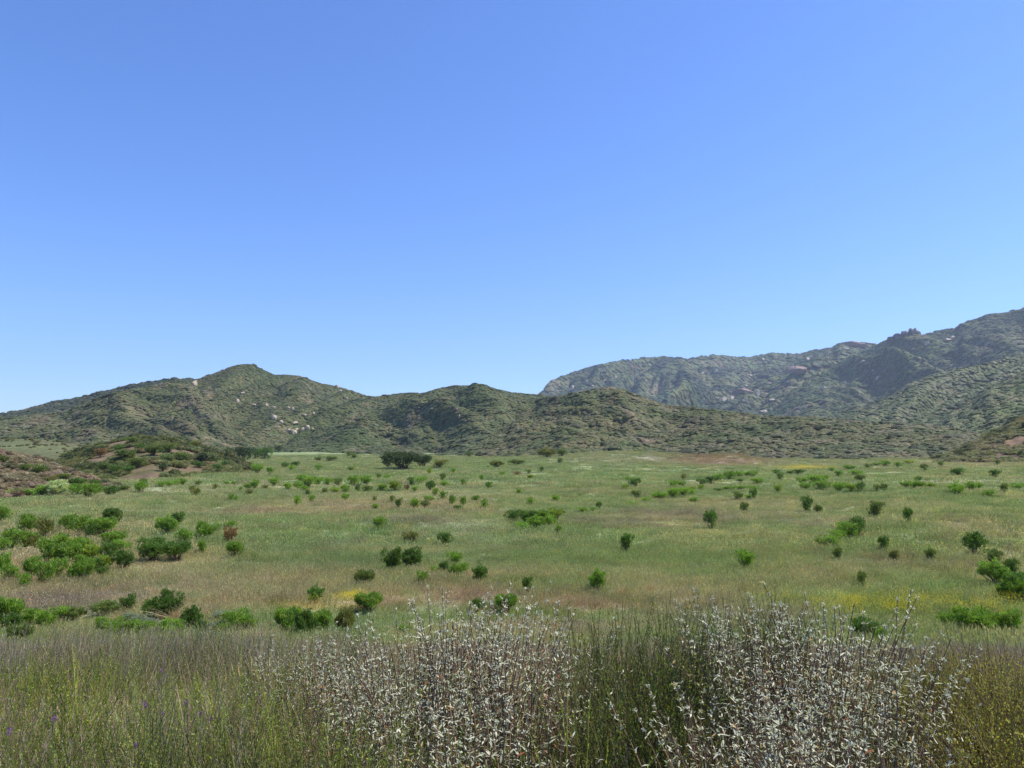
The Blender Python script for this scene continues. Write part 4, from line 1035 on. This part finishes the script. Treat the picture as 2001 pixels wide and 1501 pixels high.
SAGE_L = lin(214, 212, 182); SAGE_G = lin(134, 148, 108); SAGE_Y = lin(190, 160, 100); SAGE_O = lin(170, 104, 62)
STEM_P = lin(122, 98, 78); STEM_B = lin(112, 90, 74)
def sage_variant(seed, n=36, rad=.24, h=.85):
    r = np.random.default_rng(seed)
    poly, H_ = stems_curved(r, n, rad, h, .38, hmin=.70)
    tn = (STEM_P if True else STEM_B)[None] * r.uniform(.7, 1.35, (n, 1))
    st = tubes(poly, .0030 * np.linspace(1.2, .6, 7)[None] * r.uniform(.8, 1.3, (n, 1)), tn, 3)
    m = 28                                       # leaves per stem, in opposite pairs that turn by a quarter
    t = np.clip(np.linspace(.22, .985, m // 2)[None] + r.normal(size=(n, m // 2)) * .015, .1, 1); t = np.repeat(t, 2, 1)
    p, d = along(poly, t)
    ang = np.tile(np.repeat(np.arange(m // 2) * 1.57, 2) + np.tile([0, math.pi], m // 2), (n, 1)) + r.uniform(0, 6.28, (n, 1)) + r.normal(size=(n, m)) * .35
    out = np.stack([np.cos(ang), np.sin(ang), np.zeros_like(ang)], -1)
    el = r.uniform(.2, 1.1, (n, m, 1)) * (.6 + t[..., None] * .8)
    D = unit(out + np.array([0, 0, 1]) * el).reshape(-1, 3)
    P = p.reshape(-1, 3); N = unit(np.cross(np.cross(D, np.array([0, 0, 1.])), D) + r.normal(size=D.shape) * .25)
    L = (.034 * r.uniform(.55, 1.25, (n, m)) * np.where(t > .9, .6, 1.0)).ravel()
    tt = t.ravel()
    mixw = np.clip(tt * 1.4 - .4 + r.normal(size=len(tt)) * .3, 0, 1)[:, None]
    tone = SAGE_G * (1 - mixw) + SAGE_L * mixw
    u = r.uniform(0, 1, len(tt)); tone[u < .06] = SAGE_Y; tone[u < .02] = SAGE_O
    tone = tone * r.uniform(.82, 1.12, (len(tt), 1))
    keep = r.uniform(0, 1, len(tt)) > .62 - .62 * tt
    lv = lance(P[keep], D[keep], N[keep], L[keep], L[keep] * .21, np.clip(tone[keep], 0, .85), .45)
    # whorls of pale buds at the tips of the taller stems
    ks = np.where(H_ > h * .98)[0]
    k2 = np.repeat(ks, 3); tq = np.tile([.90, .95, 1.0], len(ks))[:, None]
    pp, dd = along(poly[k2], tq); pp = pp[:, 0]
    nb = 9
    PP = np.repeat(pp, nb, 0) + r.normal(size=(len(pp) * nb, 3)) * .004
    DD = unit(r.normal(size=(len(PP), 3)) + np.array([0, 0, .6]))
    bd = leaves(PP, DD, np.full(len(PP), .010) * r.uniform(.7, 1.3, len(PP)), np.full(len(PP), .008), np.clip(lin(208, 206, 178) * r.uniform(.85, 1.05, (len(PP), 1)), 0, .85), r)
    return new_mesh("stems", *st, M_stem), new_mesh("leaves", *lv, M_sage), new_mesh("flower_spikes", *bd, M_sage)
SAGES = [sage_variant(900 + i) for i in range(6)]

def broom_variant(seed, n=34, rad=.16, h=.95, lean=(0, 0), leafc=lin(118, 128, 50), stemc=lin(92, 96, 52), dens=34, spread=.30):
    r = np.random.default_rng(seed)
    poly, H_ = stems_curved(r, n, rad, h, spread, .025, lean)
    # side twigs
    m = 3
    t0 = r.uniform(.3, .75, (n, m)); p, d = along(poly, t0); p = p.reshape(-1, 3); d = d.reshape(-1, 3)
    tw = unit(d + r.normal(size=d.shape) * np.array([.35, .35, .1])); Lt = np.repeat(H_, m) * r.uniform(.15, .35, n * m)
    tt = np.linspace(0, 1, 4)
    twp = p[:, None] + tw[:, None] * (Lt[:, None] * tt)[..., None] + np.array([0, 0, 1]) * (Lt[:, None] * .2 * tt ** 2)[..., None]
    tn = stemc[None] * r.uniform(.65, 1.35, (n, 1)); br = r.uniform(0, 1, n) < .3; tn[br] = STEM_B * .9
    s1 = tubes(poly, .0028 * np.linspace(1.2, .45, 7)[None] * r.uniform(.7, 1.4, (n, 1)), tn, 3)
    s2 = tubes(twp, .0016 * np.linspace(1.1, .5, 4)[None] * np.ones((n * m, 1)), np.repeat(tn, m, 0) * 1.1, 3)
    st = join([s1, s2])
    def lf(pl, cnt, lo):
        k = len(pl)
        t = r.uniform(lo, 1, (k, cnt)); p, d = along(pl, t)
        out = unit(r.normal(size=(k, cnt, 3)) * np.array([1, 1, .3]))
        D = unit(d * r.uniform(.6, 1.6, (k, cnt, 1)) + out).reshape(-1, 3)
        L = .013 * r.uniform(.5, 1.6, k * cnt)
        sh = np.repeat(r.uniform(.7, 1.3, (k, 1)), cnt, 0)
        tone = leafc[None] * sh * r.uniform(.75, 1.3, (k * cnt, 1)) * (1 + r.normal(size=(k * cnt, 3)) * .06)
        return leaves(p.reshape(-1, 3), D, L, L * .42, np.clip(tone, 0, .8), r)
    lv = join([lf(poly, dens, .18), lf(twp, dens // 2, .05)])
    return new_mesh("stems", *st, M_stem), new_mesh("leaves", *lv, M_plant)
BROOMS = [broom_variant(930 + i) for i in range(4)]
BROOM_D = [broom_variant(940 + i, leafc=lin(96, 106, 42), stemc=lin(70, 72, 42), lean=(.12, 0), spread=.38) for i in range(3)]
BROOM_O = [broom_variant(950 + i, n=40, leafc=lin(158, 152, 66), stemc=lin(128, 116, 66), lean=(-.22, 0), spread=.30) for i in range(4)]
BROOM_Y = [broom_variant(960 + i, n=12, rad=.05, leafc=lin(146, 156, 54), stemc=lin(126, 136, 56), spread=.55, dens=44) for i in range(4)]

def plant(name, forms, px, ytop, r, label, cat, group, unit_h, parts, wscale=1.0):
    az, te = direction(px, ytop); az = float(az)
    x, y = r * math.sin(az), r * math.cos(az)
    zg = float(ground_rel(np.array(x), np.array(y)))
    h = r * float(te) - zg
    root = bpy.data.objects.new(name, None); sc.collection.objects.link(root); root.empty_display_size = .1
    for nm, me in zip(parts, random.choice(forms)): link(nm, me, root)
    s_ = max(h, .25) / unit_h
    ww = (.55 + .45 * s_) * wscale
    root.scale = (ww, ww, s_); root.location = (x, y, zg + EYE); root.rotation_euler = (0, 0, random.uniform(-.5, .5) if 'O' in name else random.uniform(0, 6.28))
    tag(root, label, cat, group)
    return root
def plants(name, forms, desc, group, cat, noun, unit_h, parts, rows, wscale=1.0):
    rows = sorted(rows)
    for i, (px, yt, r) in enumerate(rows):
        o_ = "leftmost" if i == 0 else "rightmost" if i == len(rows) - 1 else ORD[i] + " from the left"
        plant(name, forms, px, yt, r, f"{noun}, {o_} {desc}", cat, group, unit_h, parts, wscale)
SP = ("stems", "leaves", "flower_spikes")
plants("sage_bush", SAGES, "in the left silvery drift", "silvery sage bushes on the near bank", "sage bush", "white leaved sage bush", .88, SP,
    [(735, 1262, 4.6), (775, 1215, 4.7), (815, 1180, 4.6), (850, 1225, 4.1), (880, 1165, 4.7), (915, 1205, 4.0), (945, 1172, 4.5), (980, 1162, 4.7), (1010, 1200, 4.0), (1045, 1195, 4.4), (1075, 1228, 4.2)])
plants("sage_bush", SAGES, "in front of the left drift", "silvery sage bushes on the near bank", "sage bush", "white leaved sage bush", .88, SP,
    [(800, 1320, 3.6), (905, 1335, 3.3), (975, 1350, 3.1)])
plants("sage_bush", SAGES, "in the right silvery drift", "silvery sage bushes on the near bank", "sage bush", "white leaved sage bush", .88, SP,
    [(1400, 1205, 4.7), (1430, 1168, 4.7), (1462, 1210, 4.2), (1500, 1182, 4.6), (1535, 1195, 4.3), (1570, 1190, 4.5), (1605, 1205, 4.2), (1642, 1150, 4.6), (1675, 1225, 4.2), (1705, 1285, 4.0)])
plants("sage_bush", SAGES, "in front of the right drift", "silvery sage bushes on the near bank", "sage bush", "white leaved sage bush", .88, SP,
    [(1420, 1345, 3.3), (1480, 1330, 3.3), (1550, 1340, 3.2), (1620, 1330, 3.3), (1700, 1390, 3.1), (1560, 1430, 2.7)])
plants("sage_bush", SAGES, "behind the green weeds", "silvery sage bushes on the near bank", "sage bush", "sparse grey sage bush", .88, SP,
    [(545, 1262, 5.8), (600, 1258, 5.6), (650, 1240, 5.2), (690, 1245, 5.0), (720, 1290, 4.2), (700, 1330, 3.6)], .85)
plant("sage_bush", SAGES, 1800, 1335, 3.7, "small sage sprig leaning out alone over the dark broom", "sage bush", "silvery sage bushes on the near bank", .88, SP, .6)
BP = ("stems", "leaves")
plants("broom_shrub", BROOMS, "between the two silvery drifts", "green broom shrubs on the near bank", "broom shrub", "green wand-like broom", .97, BP,
    [(1140, 1215, 4.6), (1175, 1180, 4.6), (1205, 1190, 4.4), (1235, 1200, 4.3), (1262, 1225, 4.2), (1292, 1185, 4.5), (1322, 1200, 4.3), (1350, 1215, 4.2), (1210, 1280, 3.7), (1265, 1290, 3.6), (1315, 1290, 3.7), (1155, 1290, 3.7)])
plants("broom_shrub", BROOM_D, "behind the right drift", "green broom shrubs on the near bank", "broom shrub", "tall dark broom", .97, BP,
    [(1310, 1160, 5.2), (1385, 1165, 5.2), (1425, 1160, 5.3), (1480, 1170, 5.0), (1500, 1145, 5.0), (1525, 1150, 5.2), (1545, 1190, 4.8)], .5)
plants("broom_shrub", BROOM_O, "in the right edge mass", "olive broom shrubs at the right", "broom shrub", "olive brown leaning broom", .97, BP,
    [(1745, 1290, 5.2), (1785, 1275, 5.4), (1820, 1285, 4.9), (1855, 1272, 5.2), (1890, 1268, 5.0), (1925, 1275, 4.7), (1960, 1262, 5.0), (1995, 1265, 4.8), (2040, 1265, 4.6), (1950, 1330, 3.8), (2000, 1340, 3.6), (1900, 1340, 4.0), (1850, 1350, 4.2), (2050, 1350, 3.4)])
plants("broom_shrub", BROOM_Y, "in the left foreground weeds", "yellow green broom sprigs", "broom sprig", "yellow green sprig", .97, BP,
    [(60, 1330, 3.9), (150, 1262, 5.0), (165, 1270, 5.0), (330, 1330, 3.6), (440, 1290, 4.0), (490, 1300, 3.8), (560, 1320, 3.5), (640, 1360, 3.1), (680, 1340, 3.2), (730, 1390, 2.9), (860, 1400, 2.8), (1110, 1370, 2.9)], .8)
plants("broom_shrub", BROOMS, "in the front left corner", "green broom shrubs on the near bank", "broom shrub", "green wand-like weed shrub", .97, BP,
    [(20, 1370, 3.3), (110, 1345, 3.5), (200, 1390, 3.1), (300, 1380, 3.1), (390, 1400, 3.0), (470, 1385, 3.1), (560, 1405, 2.9), (640, 1420, 2.8), (720, 1430, 2.8)], .8)

# purple wildflowers
def wildflower_variant(seed):
    r = np.random.default_rng(seed)
    poly, H_ = stems_curved(r, 1, .002, .8, .12, .02)
    st = tubes(poly, .002 * np.ones((1, 7)), lin(110, 120, 70)[None], 4)
    top = poly[0, -1]
    P = top + r.normal(size=(46, 3)) * np.array([.004, .004, .009]); D = unit(r.normal(size=(46, 3)) + np.array([0, 0, 1.2]))
    fl = leaves(P, D, np.full(46, .009), np.full(46, .003), lin(136, 92, 144)[None] * r.uniform(.7, 1.3, (46, 1)), r)
    return new_mesh("stem", *st, M_stem), new_mesh("flower", *fl, M_plant)
WILD = [wildflower_variant(980 + i) for i in range(3)]
plants("purple_wildflower", WILD, "among the left foreground weeds", "purple wildflowers in the foreground weeds", "wildflower", "purple wildflower", .8, ("stem", "flower"),
    [(42, 1432, 3.2), (53, 1428, 3.2), (241, 1386, 3.3), (256, 1384, 3.3), (296, 1342, 3.9), (327, 1326, 4.2), (356, 1388, 3.3), (386, 1350, 3.8), (415, 1358, 3.7)])

# straw coloured tussocks
def tussock(seed):
    r = np.random.default_rng(seed); n = 170
    P = r.normal(size=(n, 3)) * np.array([.05, .05, 0]); D = unit(np.array([0, 0, 1.1]) + r.normal(size=(n, 3)) * np.array([.45, .45, .1]))
    L = r.uniform(.5, 1.1, n); ln = D * np.array([1, 1, 0]) * (L * .7)[:, None]; ln[:, 2] = -L * .25
    tone = lin(190, 166, 124)[None] * r.uniform(.65, 1.2, (n, 1))
    return (new_mesh("blades", *blades(P, D, L, np.full(n, .016), ln, np.clip(tone, 0, .8), r, 4), M_plant),)
TUSS = [tussock(990 + i) for i in range(3)]
for px, py, w, lb in [(340, 1216, 1.0, "pale dry tussock between the two dark near shrubs"), (372, 1222, .9, "pale dry tussock hugging the dark shrub at the near left"), (233, 1222, .7, "thin straw tussock left of the dark near shrubs"), (470, 1274, .8, "broken straw tussock before the near left thicket"), (500, 1268, .8, "straw tussock under the big near thicket"),
        (1085, 1188, .6, "straw tussock on the red bank at the centre"), (1215, 1168, .7, "faint straw tussock behind the broom tops"), (1270, 1160, .7, "straw tussock left of the tallest broom stems"), (1775, 1240, .7, "brown dry tussock left of the wide near hedge")]:
    x, y, r = hit_ground(px, py)
    root = bpy.data.objects.new("dry_grass_tuft", None); sc.collection.objects.link(root); root.location = (x, y, float(ground_rel(np.array(x), np.array(y))) + EYE); root.scale = (w, w, w)
    link("blades", random.choice(TUSS)[0], root); root.rotation_euler = (0, 0, random.uniform(0, 6)); tag(root, lb, "dry grass tuft", "straw coloured tussocks along the wash")

# weeds and grass that fill the bank
def weed_form(seed, n, rad, h, leafn, stemr, leafL):
    r = np.random.default_rng(seed)
    poly, H_ = stems_curved(r, n, rad, h, .35, .03, k=5)
    tn = np.ones((n, 3)) * r.uniform(.6, 1.2, (n, 1))
    st = tubes(poly, stemr * np.linspace(1.2, .5, 5)[None] * r.uniform(.8, 1.3, (n, 1)), tn * .9, 3)
    t = r.uniform(.15, 1, (n, leafn)); p, d = along(poly, t)
    D = unit(d * .9 + unit(r.normal(size=(n, leafn, 3)))).reshape(-1, 3); L = leafL * r.uniform(.5, 1.5, n * leafn)
    lv = leaves(p.reshape(-1, 3), D, L, L * .32, np.repeat(tn, leafn, 0) * r.uniform(.8, 1.3, (n * leafn, 1)), r)
    return new_mesh("weed_form", *join([st, lv]), M_grass)
def stalk_form(seed, n, rad, h):
    r = np.random.default_rng(seed)
    poly, H_ = stems_curved(r, n, rad, h, .30, .04, k=5)
    tn = np.ones((n, 3)) * r.uniform(.6, 1.3, (n, 1))
    st = tubes(poly, .0016 * np.linspace(1.1, .6, 5)[None] * r.uniform(.8, 1.4, (n, 1)), tn, 3)
    t = r.uniform(.6, 1, (n, 9)); p, d = along(poly, t)
    D = unit(d * 1.4 + unit(r.normal(size=(n, 9, 3))) * .8).reshape(-1, 3)
    hd = leaves(p.reshape(-1, 3), D, .016 * r.uniform(.5, 1.4, n * 9), np.full(n * 9, .0035), np.repeat(tn, 9, 0) * 1.15, r)
    return new_mesh("stalk_form", *join([st, hd]), M_grass)
WEED = [weed_form(1000 + i, 9, .13, .62, 26, .0019, .014) for i in range(6)]
STALK = [stalk_form(1020 + i, 13, .14, .62) for i in range(5)]
BLADE = [tuft_form(1040 + i, 42, .30, .52, .0048, .15, .6, 3, .3) for i in range(5)]
FORMS = WEED + STALK + BLADE
def bank():
    n = 28000
    azl = .72
    az = rng.uniform(-azl, azl, n); r = np.sqrt(rng.uniform(1.9 ** 2, 21.5 ** 2, n))
    x, y = r * np.sin(az), r * np.cos(az)
    px = W / 2 + F * np.tan(az)
    # bare soil shows through at the right front
    bare = np.exp(-((px - 1790) / 70) ** 2 - ((r - 4.5) / .6) ** 2)
    keep = rng.uniform(0, 1, n) > bare * 1.1
    rb_ = bank_dist(x, y); keep &= rng.uniform(0, 1, n) > sstep(15.0, 17.5, rb_)
    x, y, r, az, px = x[keep], y[keep], r[keep], az[keep], px[keep]; n = len(x)
    q = fbm(x / .9, y / .9, 1100, 3); q2 = fbm(x / 2.2, y / 2.2, 1101, 3)
    left = 1 - sstep(620, 900, px)
    r = bank_dist(x, y); far = sstep(6.5, 10.0, r)
    pw = np.clip(.58 * left + .22 * (1 - left) + q * .8 - .25 * far, .03, .9)
    ps = np.clip(.25 + .4 * far - q * .5, .05, .9)
    u = rng.uniform(0, 1, n)
    kind = np.where(u < pw, 0, np.where(u < pw + ps, 1, 2))
    idx = np.where(kind == 0, rng.integers(0, 6, n), np.where(kind == 1, 6 + rng.integers(0, 5, n), 11 + rng.integers(0, 5, n)))
    cols = np.zeros((n, 3))
    A = [lin(134, 146, 56), lin(112, 128, 54), lin(150, 152, 62), lin(116, 132, 68)]
    B = [lin(156, 134, 118), lin(180, 160, 130), lin(136, 118, 112), lin(168, 160, 146), lin(136, 110, 82)]
    Cc = [lin(120, 132, 68), lin(132, 134, 82), lin(164, 150, 108), lin(102, 120, 60)]
    for k, pal in ((0, A), (1, B), (2, Cc)):
        m = kind == k; j = rng.integers(0, len(pal), m.sum()); cols[m] = np.array(pal)[j]
    grey = np.clip(sstep(-.1, .35, q2), 0, 1)[:, None] * .4
    cols = cols * (1 - grey) + lin(140, 136, 120) * grey
    olive = (sstep(1740, 1800, px) * (1 - far))[:, None] * .6
    cols = cols * (1 - olive) + lin(140, 132, 70) * olive
    cols *= 1.25 * rng.uniform(.75, 1.25, (n, 1))
    z = ground_rel(x, y) + EYE
    hs = (.85 + .5 * q2 + .25 * q) * np.where(px > 700, .82, 1.0) * rng.uniform(.75, 1.2, n)
    hs = np.clip(hs * (1 + .16 * sstep(4.5, 6.5, r) * (1 - sstep(10, 14, r))) * (1 - .35 * sstep(.0, .3, -fbm(x / 1.6, y / 1.6, 1111, 3))) * (1 - .3 * sstep(11, 16, r)), .35, 1.5) * np.where(r < 3.2, .8, 1.0)
    w_ = rng.uniform(.8, 1.3, n)
    tl = rng.normal(size=(n, 2)) * .10
    scatter("weeds", np.stack([x, y, z], -1), rng.uniform(0, 6.28, n), np.stack([w_, w_, hs], -1), idx, np.clip(cols, .01, .8), FORMS, "tangled green weeds, dry stalks and grass covering the near bank", "weeds", tl)
bank()
def meadow_stalks():
    n = 9000
    az = rng.uniform(-.68, .68, n); r = np.sqrt(rng.uniform(17 ** 2, 75 ** 2, n)); x, y = r * np.sin(az), r * np.cos(az)
    k = (fbm(x / 6, y / 6, 1200, 4) + rng.uniform(-.15, .15, n) > .12) & (bank_dist(x, y) > 16)
    x, y, r = x[k], y[k], r[k]; n = len(x)
    m = fbm(x / 9, y / 9, 1201, 2) > 0
    idx = np.where(m, 6 + rng.integers(0, 5, n), rng.integers(0, 6, n))
    pal1 = np.array([lin(184, 164, 128), lin(160, 140, 118), lin(150, 128, 108)])[rng.integers(0, 3, n)]; pal2 = np.array([lin(128, 142, 70), lin(112, 134, 66), lin(146, 150, 84)])[rng.integers(0, 3, n)]
    c = np.where(m[:, None], pal1, pal2) * rng.uniform(.85, 1.2, (n, 1))
    h = rng.uniform(.6, 1.15, n); w_ = rng.uniform(1.2, 2.2, n)
    scatter("dry_stalks", np.stack([x, y, ground_rel(x, y) + EYE], -1), rng.uniform(0, 6.28, n), np.stack([w_, w_, h], -1), idx, np.clip(c, 0, .8), FORMS, "taller dry stalks and weeds standing in loose drifts in the meadow", "weeds", rng.normal(size=(n, 2)) * .1)
meadow_stalks()

# ------------------------------------------------------------------ haze
def haze_box(dens):
    import bmesh
    bm = bmesh.new(); bmesh.ops.create_cube(bm, size=1.0)
    me = bpy.data.meshes.new("haze"); bm.to_mesh(me); bm.free()
    o = link("haze", me); o.location = (0, 0, 325); o.scale = (11400, 11400, 700)
    m, n, l = nt("haze_air")
    pv = n.new("ShaderNodeVolumePrincipled"); pv.inputs["Density"].default_value = dens
    pv.inputs["Color"].default_value = (.72, .82, 1.0, 1); pv.inputs["Anisotropy"].default_value = .3
    out = n.new("ShaderNodeOutputMaterial"); l.new(pv.outputs[0], out.inputs["Volume"])
    me.materials.append(m); tag(o, kind="stuff")
haze_box(.000085)
